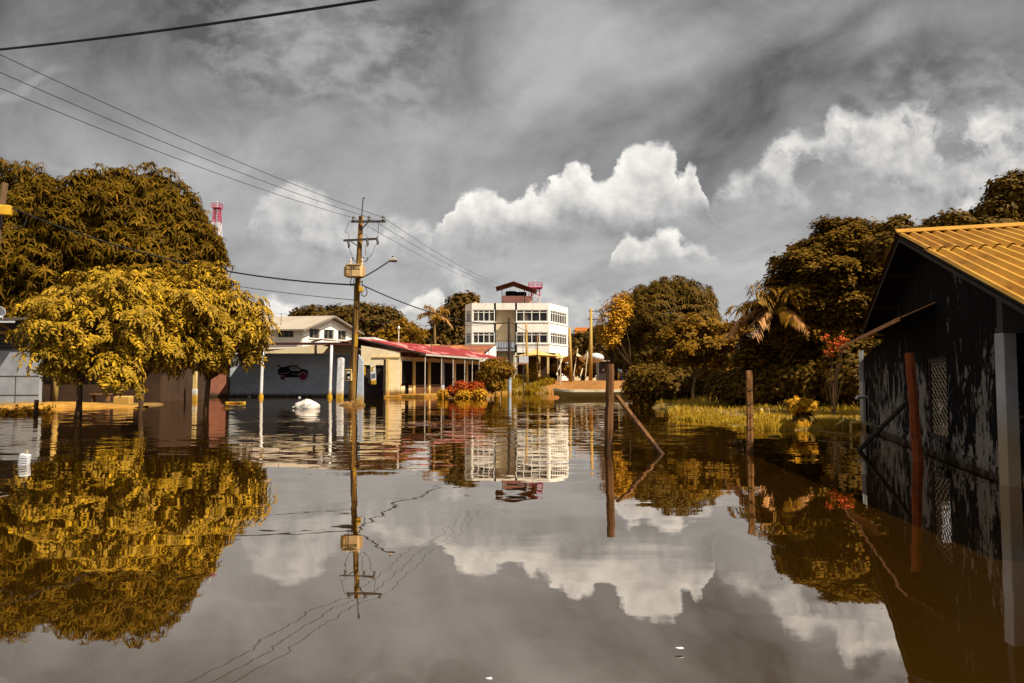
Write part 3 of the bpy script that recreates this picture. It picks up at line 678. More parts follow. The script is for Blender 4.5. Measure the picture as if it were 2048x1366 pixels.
# ------------------------------------------------------------------ long blue house with the car mural
def build_blue_house():
    Yw = 62.; k = Yw/F
    x0, x1 = X(300, Yw), X(702, Yw)
    root = thing('blue_house', 'long flooded blue grey house with a black car painted on its wall', 'house', ((x0+x1)/2, Yw, 0))
    zt = 3.52
    xb = X(461, Yw); xs = X(388, Yw)
    m = MB(); m.bx(xb, x1, Yw, Yw+.2, -.65, zt); wl = m.build('wall', 'blue_wall', root)
    m = MB(); m.bx(xs, xb-.004, Yw+.02, Yw+.2, -.65, zt); w2 = m.build('wall', 'salmon_wall', root); w2['label'] = 'salmon pink wall section beside the blue wall'
    m = MB(); m.bx(x0-3, xs-.004, Yw+.03, Yw+.2, -.65, zt); w3 = m.build('wall', 'blue_wall_pale', root); w3['label'] = 'pale grey wall section behind the trees'
    # cream upper band, its top slopes down to the left
    xl = X(540, Yw); 
    m = MB(); m.prism([(xl-4, Yw-.03, zt+.004), (x1, Yw-.03, zt+.004), (x1, Yw-.03, Z(688, Yw)), (X(640, Yw), Yw-.03, Z(688, Yw)), (xl, Yw-.03, Z(702, Yw)), (xl-4, Yw-.03, Z(703, Yw))], (0, 0, 0), (0, .2, 0))
    m.build('upper_wall', 'cream_wall', root)
    m = MB(); m.bx(xl-4, x1, Yw-.06, Yw-.034, zt+.01, zt+.10); m.build('moulding', 'white_wall', root)
    m = MB(); m.tube([(xb-.05, Yw-.07, -.2), (xb-.05, Yw-.07, zt)], .07, 8); m.build('drain_pipe', 'dark_metal', root)
    m = MB(); m.tube([(X(633, Yw), Yw-.09, zt-.1), (X(633, Yw), Yw-.09, Z(687, Yw))], .05, 6); m.build('bracket', 'dark_metal', root)
    m = MB(); m.prism([(x0-3, Yw+.2, zt-.02), (x1, Yw+.2, 4.2), (x1, Yw+9, 4.4), (x0-3, Yw+9, 4.2)], (0, 0, 0), (0, 0, .06)); m.build('rear_roof', 'grey_fascia', root)
    m = MB(); m.bx(x1-.2, x1, Yw+.204, Yw+9, -.65, 4.1); m.bx(x0-3, x0-2.8, Yw+.204, Yw+9, -.65, 3.3); m.bx(x0-2.79, x1-.21, Yw+8.8, Yw+9, -.65, 3.3); m.build('rear_wall', 'blue_wall_pale', root)
    # canopy sheet on thin posts, standing clear of the wall so the upper band stays in the sun
    zc = Z(687, 58.); xa, xc = X(470, 58.), X(704, 58.)
    m = MB(); m.corr((xa, 57.6, zc+.03), (xc, 57.6, zc+.05), (xc, 61.62, zc+.22), (xa, 61.62, zc+.20), 60, .03)
    cn = m.build('canopy', 'porch_edge', root)
    m = MB(); m.bx(xa, xc, 57.62, 57.74, zc-.13, zc-.012); m.bx(xa, xc, 61.4, 61.5, zc+.05, zc+.16); m.build('canopy_beam', 'porch_edge', cn)
    m = MB(); m.corr((X(618, 57.7), 57.56, zc+.10), (X(640, 57.7), 57.56, zc+.34), (X(640, 57.7), 59, zc+.38), (X(618, 57.7), 59, zc+.14), 6, .02); m.corr((X(640, 57.7), 57.56, zc+.34), (X(700, 57.7), 57.56, zc+.10), (X(700, 57.7), 59, zc+.14), (X(640, 57.7), 59, zc+.38), 12, .02)
    m.build('canopy_cap', 'rust_sheet', cn)
    for px, lean in ((524, .10), (661.5, .12)):
        m = MB(); xp = X(px, 57.7); m.tube([(xp-lean*.5, 57.7, -.5), (xp-lean*.4, 57.7, .1), (xp, 57.7, 2.2), (xp+.06, 57.7, zc-.14)], [.15, .14, .125, .11], 10)
        p = m.build('post', 'white_post', root, smooth=True)
        m = MB(); m.tube([(xp-lean*.5, 57.7, -.3), (xp-lean*.45, 57.7, .22)], .21, 10); m.build('footing', 'yellow_paint', p)
    # the car painted on the wall, a few millimetres of paint
    def wp(cx, cy, dy=0.): return Vector((X(540+cx/10.24, Yw), Yw-dy, Z(660+cy/10.24, Yw)))
    def paint(name, poly, mt, par, dy):
        m = MB(); m.prism([wp(*p, dy) for p in poly], (0, 0, 0), (0, .004, 0)); return m.build(name, mt, par)
    car = paint('car_mural', [(160, 815), (215, 770), (300, 752), (400, 728), (490, 714), (560, 716), (590, 745), (625, 790), (720, 805), (775, 835), (790, 880), (780, 975), (745, 968), (610, 972), (340, 972), (320, 930), (215, 935), (165, 900)], 'paint_black', wl, .008)
    paint('painted_window', [(370, 775), (440, 742), (530, 728), (560, 735), (585, 775), (590, 790), (420, 795)], 'paint_tan', car, .013)
    paint('painted_window', [(420, 798), (595, 795), (640, 835), (500, 838), (425, 830)], 'blue_wall_pale', car, .013)
    paint('painted_spoiler', [(105, 722), (160, 712), (205, 728), (232, 765), (228, 785), (205, 778), (190, 745), (150, 728)], 'paint_black', car, .008)
    for (cx, cy, r, big) in ((278, 962, 62, 0), (682, 948, 78, 1)):
        circ = lambda rr_, n_=24: [(cx+rr_*math.cos(2*PI*i/n_), cy+rr_*math.sin(2*PI*i/n_)) for i in range(n_)]
        if big: paint('painted_arch', [(cx+86*math.cos(t_), cy-4+86*math.sin(t_)) for t_ in np.linspace(-PI*1.02, PI*.1, 20)]+[(cx+76*math.cos(t_), cy-4+76*math.sin(t_)) for t_ in np.linspace(PI*.1, -PI*1.02, 20)], 'sack_white', car, .016)
        w = paint('painted_wheel', circ(r), 'paint_black', car, .018)
        for i in range(4 if not big else 5):
            t_ = 2*PI*i/(4 if not big else 5)+.5; wd = .38 if not big else .45
            paint('painted_spoke', [(cx+r*.12*math.cos(t_), cy+r*.12*math.sin(t_)), (cx+r*.86*math.cos(t_-wd), cy+r*.86*math.sin(t_-wd)), (cx+r*.9*math.cos(t_), cy+r*.9*math.sin(t_)), (cx+r*.86*math.cos(t_+wd), cy+r*.86*math.sin(t_+wd))], 'paint_pink' if big or i % 2 else 'cloth_pink', w, .023)
    for poly in ([(190, 880), (330, 885), (400, 855), (405, 862), (335, 893), (190, 888)], [(445, 885), (520, 905), (600, 895), (600, 902), (520, 913), (445, 892)]): paint('painted_line', poly, 'blue_wall_pale', car, .013)
build_blue_house()

# lone concrete posts in the water before the blue house
mb = MB(); b0 = at(678, 797, 55.); 
mb.prism([(X(672, 55), 55, -.5), (X(684, 55), 55, -.5), (X(685.5, 55), 55, Z(717, 55)), (X(681, 55), 55, Z(715, 55)), (X(675, 55), 55, Z(717, 55))], (0, 0, 0), (.06, .38, 0))
tag(mb.build('concrete_post', 'white_post', bevel=.03), 'short free-standing white concrete post with yellow foot before the blue wall', 'post')
mb = MB(); mb.prism([(X(713, 52), 52, -.5), (X(727, 52), 52, -.5), (X(726, 52), 52, Z(722, 52)), (X(717, 52), 52, Z(709, 52))], (0, 0, 0), (0, .3, 0))
o = tag(mb.build('concrete_post', 'blue_post', bevel=.02), 'pale blue peeling concrete post right of the transformer pole', 'post')

# ------------------------------------------------------------------ corner shop row with the red roof
def build_shop_row():
    P0 = Vector((X(722, 60), 60, 0)); P1 = Vector((X(800, 60), 60, 0)); P2 = Vector((X(980, 79), 79, 0)); fd = (P2-P1); FL = fd.length; fd.normalize(); no = Vector((fd.y, -fd.x, 0))
    root = thing('shop_row', 'low yellow corner house with a red metal roof over a dark porch', 'house', (P1.x, 66, 0))
    zf = .22
    def Wf(s, off, z): return P1+fd*s+no*off+Vector((0, 0, z))
    # front wall with a door opening
    dx0, dx1, dz = X(723, 60), X(767, 60), Z(730, 60)
    m = MB(); ztl, ztr = Z(691, 60), Z(704, 60)
    zt = lambda x: ztl+(ztr-ztl)*(x-P0.x)/(P1.x-P0.x)
    m.prism([(P0.x, 60, dz), (dx1, 60, dz), (dx1, 60, zt(dx1)), (P0.x, 60, zt(P0.x))], (0, 0, 0), (0, .2, 0))
    m.prism([(dx1, 60, -.6), (P1.x, 60, -.6), (P1.x, 60, zt(P1.x)), (dx1, 60, zt(dx1))], (0, 0, 0), (0, .2, 0))
    m.bx(P0.x, dx0, 60, 60.2, -.6, dz-.003)
    m.prism([Wf(.21, 0, zf), Wf(FL, 0, zf), Wf(FL, 0, 3.3), Wf(.21, 0, 3.3)], -no*.2, (0, 0, 0))
    m.prism([(P0.x, 60.2, -.6), (P0.x+fd.x*FL, 60.2+fd.y*FL, -.6), (P0.x+fd.x*FL, 60.2+fd.y*FL, 3.9), (P0.x, 60.2, 3.9)], (0, 0, 0), (.2, 0, 0))
    m.build('wall', 'cream_wall', root)
    m = MB(); m.bx(X(744, 60), P1.x, 59.93, 59.997, Z(715.5, 60), Z(713, 60)); m.build('moulding', 'cream_pillar', root)
    m = MB(); m.prism([(dx0+.003, 60.12, -.6), (dx1-.003, 60.12, -.6), (dx1-.003, 60.12, dz-.003), (dx0+.003, 60.12, dz-.003)], (0, 0, 0), (0, .06, 0)); m.build('door', 'dark_door', root)
    m = MB(); m.bx(X(767.6, 59.4), X(771.6, 59.4), 59.3, 59.6, -.6, Z(719, 59.4)); m.build('post', 'dark_timber', root)
    m = MB(); m.bx(X(772, 59.5), X(778, 59.5), 59.4, 59.9, -.6, Z(719, 59.5)); p_ = m.build('pillar', 'cream_pillar', root, bevel=.02)
    # porch side: black panels paint the shade inside its openings, low panels below
    segs = [(.3, 2.1, 'dark_void', .95, 'dark_opening'), (2.55, 5.0, 'dark_void', .98, 'dark_opening'), (5.5, 7.6, 'dark_void', .98, 'dark_opening'), (8.2, 10.6, 'dark_void', zf+.02, 'doorway'), (11.2, 13.6, 'dark_void', .9, 'dark_opening'), (14.2, 18., 'dark_void', zf+.02, 'doorway')]
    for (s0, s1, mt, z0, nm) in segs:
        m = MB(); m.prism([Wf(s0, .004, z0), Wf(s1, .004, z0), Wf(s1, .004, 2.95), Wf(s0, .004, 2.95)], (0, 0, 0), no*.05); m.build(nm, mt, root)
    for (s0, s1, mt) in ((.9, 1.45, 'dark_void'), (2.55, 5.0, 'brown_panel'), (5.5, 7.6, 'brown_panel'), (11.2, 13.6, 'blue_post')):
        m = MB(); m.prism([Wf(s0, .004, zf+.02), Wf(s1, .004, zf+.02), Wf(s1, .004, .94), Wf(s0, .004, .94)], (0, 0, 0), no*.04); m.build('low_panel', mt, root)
    for s in (2.32, 5.25): 
        m = MB(); m.prism([Wf(s-.18, .003, zf+.01), Wf(s+.18, .003, zf+.01), Wf(s+.18, .003, 3.1), Wf(s-.18, .003, 3.1)], (0, 0, 0), no*.14); m.build('pillar', 'cream_pillar', root)
    m = MB(); m.prism([Wf(7.9-.3, .003, zf+.01), Wf(7.9+.3, .003, zf+.01), Wf(7.9+.3, .003, 3.1), Wf(7.9-.3, .003, 3.1)], (0, 0, 0), no*.18); m.build('pillar', 'blue_post', root)
    # plinth with a muddy edge
    m = MB(); m.prism([Wf(-.35, -.1, -.6), Wf(-.35, 2.4, -.6), Wf(FL+.3, 2.4, -.6), Wf(FL+.3, -.1, -.6)], (0, 0, 0), (0, 0, .6+zf)); m.bx(X(768, 59), P1.x+.2, 58.9, 60, -.6, .12); m.build('plinth', 'bank_earth', root, bevel=.05)
    # roof
    ze = 3.52; ov = 2.0; in_ = 3.1; rs = .24
    def R(s, off, dz_=0): return Wf(s, off, ze+(ov-off)*rs+dz_)
    m = MB(); sk = lambda off: -.1+.35*off
    m.corr(R(sk(ov), ov, .03), R(FL+.4, ov, .03), R(FL+.4, -in_, .03), R(sk(-in_), -in_, .03), 74, .02); rf = m.build('roof', 'red_roof', root)
    m = MB(); m.prism([R(sk(ov), ov+.03, -.16), R(FL+.42, ov+.03, -.16), R(FL+.42, ov+.03, .0), R(sk(ov), ov+.03, .0)], (0, 0, 0), -no*.05); m.build('fascia', 'grey_fascia', rf)
    m = MB(); m.prism([R(sk(ov)-.03, ov, -.09), R(sk(-in_)-.03, -in_, -.09), R(sk(-in_)-.03, -in_, .0), R(sk(ov)-.03, ov, .0)], (0, 0, 0), fd*.05); m.build('verge_board', 'dark_metal', rf)
    m = MB(); m.corr(R(sk(-in_), -in_-.02, .02), R(FL+.4, -in_-.02, .02), R(FL+.4, -in_-3.5, -1.4), R(sk(-in_), -in_-3.5, -1.4), 74, .02); m.build('rear_slope', 'red_roof', rf)
    for s in (.75, 3.9, 6.3, 8.9, 10.7, 12.4, 14.2, 16.1, 18.2):
        m = MB(); m.tube([Wf(s, ov-.12, zf-.3), Wf(s, ov-.12, ze-.02)], .045, 7); m.build('porch_post', 'lamp_grey', root)
    m = MB(); m.bar(Wf(-.2, ov-.12, ze-.1), Wf(FL+.3, ov-.12, ze-.1), .06, .1); m.build('porch_beam', 'dark_timber', root)
    m = MB(); m.tube([Wf(3.3, 1.2, 3.7), Wf(3.3, 1.2, 4.9)], .03, 6); m.build('vent_pipe', 'dark_metal', rf)
    return Wf
SW = build_shop_row()
# yellow banner and meter boxes by its door
bn = thing('banner_sign', 'tall yellow and white banner with blue lines on the dark door', 'sign', at(746, 768, 59.7))
def signq(par, x0, x1, y0, y1, mt, nm, dy, sk=.6):
    m = MB(); f_ = lambda px, py: (X(px+sk*(py-730)/10., 59.7), 59.7-dy, Z(py, 59.7)); m.prism([f_(x0, y1), f_(x1, y1), f_(x1, y0), f_(x0, y0)], (0, 0, 0), (0, .02, 0)); return m.build(nm, mt, par)
signq(bn, 740.5, 751, 730, 768.5, 'white_paint', 'board', 0)
signq(bn, 740.6, 750.9, 759.5, 768.4, 'yellow_paint', 'lower_band', .023); signq(bn, 742, 746.5, 733, 742, 'yellow_paint', 'emblem', .023); signq(bn, 747.4, 750, 731.5, 734, 'yellow_paint', 'corner_mark', .023)
for i in range(3):
    for j_ in range(6): signq(bn, 742.2+i*2.9, 744.1+i*2.9, 748.2-i*.9+j_*1.55, 749.2-i*.9+j_*1.55, 'blue_ink', 'text_line', .023)
signq(bn, 742, 749.6, 763.2, 765.2, 'rust_sheet', 'band_text', .045)
m = thing('meter_box', 'white electricity meter box on the wall left of the dark door', 'meter box', at(724.5, 750, 59.8))
mb = MB(); mb.bx(X(722.3, 59.8), X(727, 59.8), 59.62, 59.86, Z(750.5, 59.8), Z(732, 59.8)); mb.build('case', 'white_paint', m, bevel=.02); mb = MB(); mb.bx(X(724.2, 59.8), X(725.2, 59.8), 59.60, 59.618, Z(740, 59.8), Z(735, 59.8)); mb.build('dial_window', 'paint_black', m)
mb = MB(); mb.bx(X(727.5, 59.8), X(731, 59.8), 59.66, 59.86, Z(750.5, 59.8), Z(733, 59.8)); tag(mb.build('cabinet', 'yellow_paint', bevel=.03), 'narrow yellow cabinet beside the white meter box', 'cabinet')

# ------------------------------------------------------------------ rust roofed house behind
def build_rust_house():
    Y = 82.; root = thing('rust_roofed_house', 'old house with a rusty brown roof and a whitewashed end wall', 'house', (X(930, Y), Y, 0))
    xa, xb_, xc = X(850, Y), X(975, Y), X(992, 86)
    m = MB(); z0, z1 = Z(716, Y), Z(690.5, 88)
    m.corr((xa, Y-2, Z(712, 80)), (xb_-1.2, Y-2, Z(716, 80)), (X(991, 88), 88, z1), (X(862, 88), 88, Z(690, 88)), 40, .03); m.build('roof', 'rust_roof', root)
    m = MB(); m.prism([(X(963, 80), 80, .2), (X(992.5, 88), 88, .2), (X(992.5, 88), 88, z1-.08), (X(963, 80), 80, Z(716, 80)-.08)], (0, 0, 0), (-.2, .05, 0)); m.bx(xa, X(962, 80), 80, 80.2, .2, 3.5); m.bx(X(862, 88), X(991, 88), 87.9, 88.1, .2, z1-.1); m.build('wall', 'white_wall', root)
    m = MB(); m.bar((X(978, 83.9), 83.7, 1), (X(978, 83.9), 83.7, 4.9), .10, .10); m.build('drain_pipe', 'dark_metal', root)
    m = MB(); m.corr((X(935, 79.8), 79.4, Z(710, 79.4)), (X(966, 79.8), 79.4, Z(711, 79.4)), (X(968, 80.6), 80.8, Z(704, 80.8)), (X(940, 80.6), 80.8, Z(704, 80.8)), 9, .05); m.build('tile_patch', 'orange_roof', root)
build_rust_house()
mb = MB(); mb.corr((X(800, 84), 84, Z(701, 84)), (X(866, 84), 84, Z(699, 84)), (X(880, 92), 92, Z(689, 92)), (X(800, 92), 92, Z(690, 92)), 22, .03)
t_ = thing('low_house', 'low house with a pale tan roof behind the red roof', 'house', (X(830, 85), 85, .5)); mb.build('roof', 'tent_fabric', t_)
mb = MB(); mb.bx(X(802, 84), X(862, 84), 84.3, 91.5, .3, Z(701, 84)-.06); mb.build('wall', 'white_wall', t_)
# pale parapet behind the pole
mb = MB(); mb.bx(X(712, 76), X(749, 76), 76, 79, .2, Z(674.5, 76)); t_ = thing('flat_house', 'flat white house just behind the transformer pole', 'house', (X(740, 76), 77, .2)); mb.build('wall', 'white_wall', t_)
mb = MB(); mb.prism([(X(749.2, 76), 76, .2), (X(800, 80), 80, .2), (X(800, 80), 80, Z(688, 80)), (X(749.2, 76), 76, Z(675, 76))], (0, 0, 0), (0, .2, 0)); mb.build('side_wall', 'white_wall', t_)

# ------------------------------------------------------------------ two storey house with gable
def build_gable_house():
    # front corner at px 602; gable runs right and away, long side runs left and slightly away
    C0 = Vector((X(604, 80), 80, 0)); G1 = Vector((X(705, 86), 86, 0)); gd = (G1-C0); GL = gd.length; gd.normalize(); ln = Vector((-.985, .17, 0)).normalized()
    root = thing('gable_house', 'white two storey house with a grey tan gable roof', 'house', (C0.x, C0.y, .2))
    ze = Z(655, 80); zap = Z(633, 83); Lw = 10.
    def G(s, off, z): return C0+gd*s+ln*off+Vector((0, 0, z))
    wins = [(.95, 2.45), (3.0, 4.5), (5.05, 6.35)]; wz0, wz1 = Z(676, 81), Z(657, 81)
    m = MB(); nrm = -ln
    def wallseg(s0, s1, z0, z1): m.prism([G(s0, 0, z0), G(s1, 0, z0), G(s1, 0, z1), G(s0, 0, z1)], (0, 0, 0), ln*.2)
    ed = [0]+[q_ for w in wins for q_ in w]+[GL]
    for i in range(0, len(ed)-1):
        if i % 2 == 0: wallseg(ed[i], ed[i+1], wz0, wz1)
    wallseg(0, GL, .2, wz0-.002)
    m.prism([G(0, 0, wz1+.002), G(GL, 0, wz1+.002), G(GL, 0, ze), G(GL/2, 0, zap-.12), G(0, 0, ze)], (0, 0, 0), ln*.2)
    gn = Vector((-gd.y, gd.x, 0)); 
    # long side with one wide window opening
    o0, o1 = 1.05, 2.9
    for (a_, b_, z0, z1) in ((.2, o0, .2, ze), (o1, Lw, .2, ze), (o0, o1, .2, wz0+.05), (o0, o1, wz1+.1, ze)):
        m.prism([G(0, a_, z0), G(0, b_, z0), G(0, b_, z1), G(0, a_, z1)], (0, 0, 0), gd*.2)
    m.prism([G(GL, .2, .2), G(GL, Lw, .2), G(GL, Lw, ze), G(GL, .2, ze)], -gd*.2, (0, 0, 0)); m.prism([G(.2, Lw-.2, .2), G(GL-.2, Lw-.2, .2), G(GL-.2, Lw-.2, ze), G(.2, Lw-.2, ze)], (0, 0, 0), ln*.19)
    m.build('wall', 'white_wall', root)
    for (s0, s1) in wins:
        m = MB(); m.prism([G(s0, .17, wz0), G(s1, .17, wz0), G(s1, .17, wz1), G(s0, .17, wz1)], (0, 0, 0), ln*.02); w = m.build('window', 'dark_glass', root)
        m = MB(); 
        for q_ in (s0+.04, (s0+s1)/2, s1-.04): m.prism([G(q_-.04, .12, wz0), G(q_+.04, .12, wz0), G(q_+.04, .12, wz1), G(q_-.04, .12, wz1)], (0, 0, 0), ln*.045)
        m.prism([G(s0, .119, wz0), G(s1, .119, wz0), G(s1, .119, wz0+.07), G(s0, .119, wz0+.07)], (0, 0, 0), ln*.047); m.build('frame', 'paint_tan', w)
        m = MB(); m.prism([G(s0-.1, -.12, wz0-.10), G(s1+.1, -.12, wz0-.10), G(s1+.1, -.12, wz0-.01), G(s0-.1, -.12, wz0-.01)], (0, 0, 0), ln*.118); m.build('sill', 'white_wall', w)
    m = MB(); m.prism([G(.15, o0, wz0+.05), G(.15, o1, wz0+.05), G(.15, o1, wz1+.1), G(.15, o0, wz1+.1)], (0, 0, 0), gd*.03); w = m.build('window', 'dark_glass', root)
    m = MB()
    for q_ in (o0+.05, 1.65, 2.3, o1-.05): m.prism([G(.10, q_-.04, wz0+.05), G(.10, q_+.04, wz0+.05), G(.10, q_+.04, wz1+.1), G(.10, q_-.04, wz1+.1)], (0, 0, 0), gd*.045)
    m.build('frame', 'paint_tan', w)
    e = .75; sl = (zap-ze)/(GL/2)
    m = MB(); m.corr(G(-e, -.8, ze-e*sl+.08), G(-e, Lw, ze-e*sl+.08), G(GL/2, Lw, zap+.08), G(GL/2, -.8, zap+.08), 34, .03); m.corr(G(GL+e, -.8, ze-e*sl+.08), G(GL+e, Lw, ze-e*sl+.08), G(GL/2, Lw, zap+.08), G(GL/2, -.8, zap+.08), 34, .03)
    rf = m.build('roof', 'tan_roof', root)
    m = MB()
    for s0, s1 in ((-e, GL/2), (GL/2, GL+e)):
        z0 = ze-e*sl if s0 < 0 else zap; z1 = zap if s0 < 0 else ze-e*sl
        m.prism([G(s0, -.84, z0-.12), G(s1, -.84, z1-.12), G(s1, -.84, z1+.06), G(s0, -.84, z0+.06)], (0, 0, 0), ln*.04)
    m.prism([G(-e-.03, -.8, ze-e*sl-.08), G(-e-.03, Lw, ze-e*sl-.08), G(-e-.03, Lw, ze-e*sl+.06), G(-e-.03, -.8, ze-e*sl+.06)], (0, 0, 0), gd*.03)
    m.build('verge_board', 'paint_tan', rf)
    m = MB(); p = G(.8, 3.2, ze+.3); m.tube([p, p+Vector((0, 0, 1.4))], .03, 5); m.bar(p+Vector((-.6, 0, 1.3)), p+Vector((.6, 0, 1.3)), .03, .03); m.build('antenna', 'dark_metal', rf)
build_gable_house()

# ------------------------------------------------------------------ three storey white building
def build_white_building():
    Y = 92.; root = thing('white_building', 'three storey white building with long window bands and roof shelter', 'building', (X(1030, Y), Y+4, 1.2))
    pl = [(-5.97, 94.2), (-5.0, 92.), (-2.0, 92.), (-2.0, 93.6), (.38, 93.6), (.38, 92.), (4.62, 92.), (7.45, 98.2), (7.45, 106.), (-5.97, 106.)]
    zt = Z(606, Y); zr = Z(619.5, Y); s3 = Z(643, Y); h2 = Z(664.5, Y); s2 = Z(686.5, Y); b2 = Z(700.5, Y)
    n = len(pl)
    def edge(i): a_ = Vector(pl[i]+(0,)); b_ = Vector(pl[(i+1) % n]+(0,)); d = (b_-a_); L = d.length; d.normalize(); return a_, d, L, Vector((d.y, -d.x, 0))
    m = MB()
    def W(i, s, off, z): a_, d, L, o_ = edge(i); return a_+d*s+o_*off+Vector((0, 0, z))
    def seg(i, s0, s1, z0, z1, off=0., th=.25, mb=None): (mb or m).prism([W(i, s0, off, z0), W(i, s1, off, z0), W(i, s1, off, z1), W(i, s0, off, z1)], (0, 0, 0), -edge(i)[3]*th)
    bands = {0: [(.35, 1.9)], 1: [(.12, 2.85)], 5: [(.12, 4.05)], 6: [(.55, 6.4)]}
    for i in range(n):
        L = edge(i)[2]; cut = bands.get(i)
        if i in (8,): seg(i, 0.26, L-.26, 1.0, zt-.3)
        elif not cut: seg(i, .0, L, 1.0, zt-(.25 if i == 3 else .0))
        else:
            a_, b_ = cut[0]
            for (z0, z1) in ((zr, zt), (h2, s3), (b2-.3, s2)): seg(i, 0, L, z0+.002, z1-.002)
            for (z0, z1) in ((s3, zr), (s2, h2)):
                seg(i, 0, a_, z0, z1); seg(i, b_, L, z0, z1)
            if i in (0, 1): seg(i, 0, L, 1.0, b2-.304)
            if i == 6: seg(i, 3.9, L, 1.0, b2-.304)
    m.bx(-1.998, .378, 92.0, 92.25, zr+.004, zt-.002)
    m.build('wall', 'white_wall', root)
    m = MB(); seg(3, .02, edge(3)[2]-.02, 4.9, zr+.3, .02, .018, m); m.build('recess_panel', 'recess_wall', root)
    m = MB(); m.add([(p[0], p[1], zt-.55) for p in pl], [tuple(range(n))]); m.build('flat_roof', 'rust_sheet', root)
    for i, cc in ((1, 1), (5, 1), (6, 1), (0, 1)):     # projecting sills
        L = edge(i)[2]
        for z in (s3, s2): m = MB(); seg(i, .02, L-.02, z-.14, z-.02, .07, .068, m); m.build('sill', 'white_wall', root)
    nb = {0: 2, 1: 4, 5: 4, 6: 7}
    for i in (0, 1, 5, 6):
        a_, b_ = bands[i][0]
        for (z0, z1) in ((s3, zr), (s2, h2)):
            g = MB(); seg(i, a_, b_, z0, z1, -.16, .03, g); w = g.build('window', 'dark_glass', root)
            f = MB(); k_ = nb[i]
            for q_ in range(k_+1):
                s = a_+(b_-a_)*q_/k_; s = min(max(s, a_+.055), b_-.055); seg(i, s-.055, s+.055, z0+.09, z1-.09, -.06, .09, f)
            seg(i, a_, b_, z0, z0+.088, -.06, .09, f); seg(i, a_, b_, z1-.088, z1, -.06, .09, f); seg(i, a_+.06, b_-.06, z1-.36, z1-.29, -.055, .07, f)
            f.build('frame', 'white_paint', w)
    # ground floor, open and dark, with posts
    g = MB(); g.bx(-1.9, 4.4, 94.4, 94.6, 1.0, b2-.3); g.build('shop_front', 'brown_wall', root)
    g = MB(); g.bx(1.9, 3.2, 94.25, 94.39, 1.2, 3.9); g.build('doorway', 'dark_void', root)
    g = MB(); g.bx(4.9, 6.4, 97.2, 97.4, 1.2, 4.); g.build('shop_front', 'paint_black', root)
    for x_, y_ in ((.5, 92.2), (3.4, 92.2), (4.5, 92.25)):
        g = MB(); g.bx(x_-.14, x_+.14, y_-.1, y_+.18, 1.0, b2-.304); g.build('column', 'cream_pillar', root)
    # balcony rail in the recess
    g = MB(); zb = Z(700, 91.6)
    g.bx(-1.98, .36, 91.4, 93.58, zb-.12, zb)
    g.build('balcony', 'blue_wall_pale', root)
    g = MB(); zz = Z(681, 91.5)
    g.bar((-1.98, 91.45, zz), (.36, 91.45, zz), .05, .05); g.bar((-1.98, 91.45, zb+.3), (.36, 91.45, zb+.3), .04, .04)
    for x_ in np.linspace(-1.95, .33, 8): g.bar((x_, 91.45, zb), (x_, 91.45, zz), .03, .03)
    g.build('railing', 'dark_metal', root)
    g = MB(); g.bx(-1.95, .33, 91.5, 91.53, zb+.02, zb+.95); g.build('balcony_panel', 'blue_post', root)
    # roof shelter
    r0 = MB(); r0.bx(X(1005, 97), X(1063, 97), 96, 100, zt-.55, Z(593.5, 97)); sh = r0.build('roof_room', 'cloth_pink', root)
    sh['label'] = 'pink parapet box under the open roof shelter'
    r = MB(); e = Z(578, 96); ap = Z(570, 98)
    xl, xr, xm = X(991, 95), X(1074, 97), X(1027, 97)
    r.corr((xl, 94.4, e+.05), (xl, 101, e+.3), (xm, 101, ap+.2), (xm, 94.4, ap), 20, .03); r.corr((xr, 94.4, e-.35), (xr, 101, e-.1), (xm, 101, ap+.2), (xm, 94.4, ap), 20, .03); r.build('shelter_roof', 'dark_red_roof', sh)
    for px, yy in ((1004, 95.), (1049, 95.), (1064, 98.), (1058, 100.), (1008, 100.)):
        r = MB(); r.bar((X(px, yy), yy, zt-.5), (X(px, yy), yy, e-.05), .10, .10); r.build('shelter_post', 'dark_metal', sh)
    r = MB(); r.tube([(X(1022, 98), 98, Z(593.5, 97)), (X(1022, 98), 98, e-.1)], .75, 14); r.tube([(X(1042, 98), 98, Z(593.5, 97)), (X(1042, 98), 98, e-.2)], .75, 14); r.build('water_tank', 'paint_black', sh)
    r = MB(); r.prism([(X(985, 92.6), 92.6, zt-.02), (X(1062, 92.6), 92.6, zt-.02), (X(1056, 96), 96, zt+.22), (X(1003, 96), 96, zt+.22)], (0, 0, 0), (0, 0, .06)); r.build('roof_slope', 'orange_roof', root)
    r = MB(); r.bx(X(948, 95), X(954, 95), 95, 95.5, zt-.5, zt+.45); r.build('chimney', 'cream_pillar', root)
    # thin scaffold like frame before the facade
    r = MB()
    for x_ in (X(1033, 90), X(1046, 90), X(1072, 90)): r.tube([(x_, 90, 1.), (x_, 90, Z(668, 90))], .035, 5)
    r.tube([(X(1033, 90), 90, Z(694, 90)), (X(1072, 90), 90, Z(694, 90))], .025, 5)
    tag(r.build('scaffold', 'dark_metal'), 'thin dark pipe frame standing in front of the white building', 'scaffold')
build_white_building()

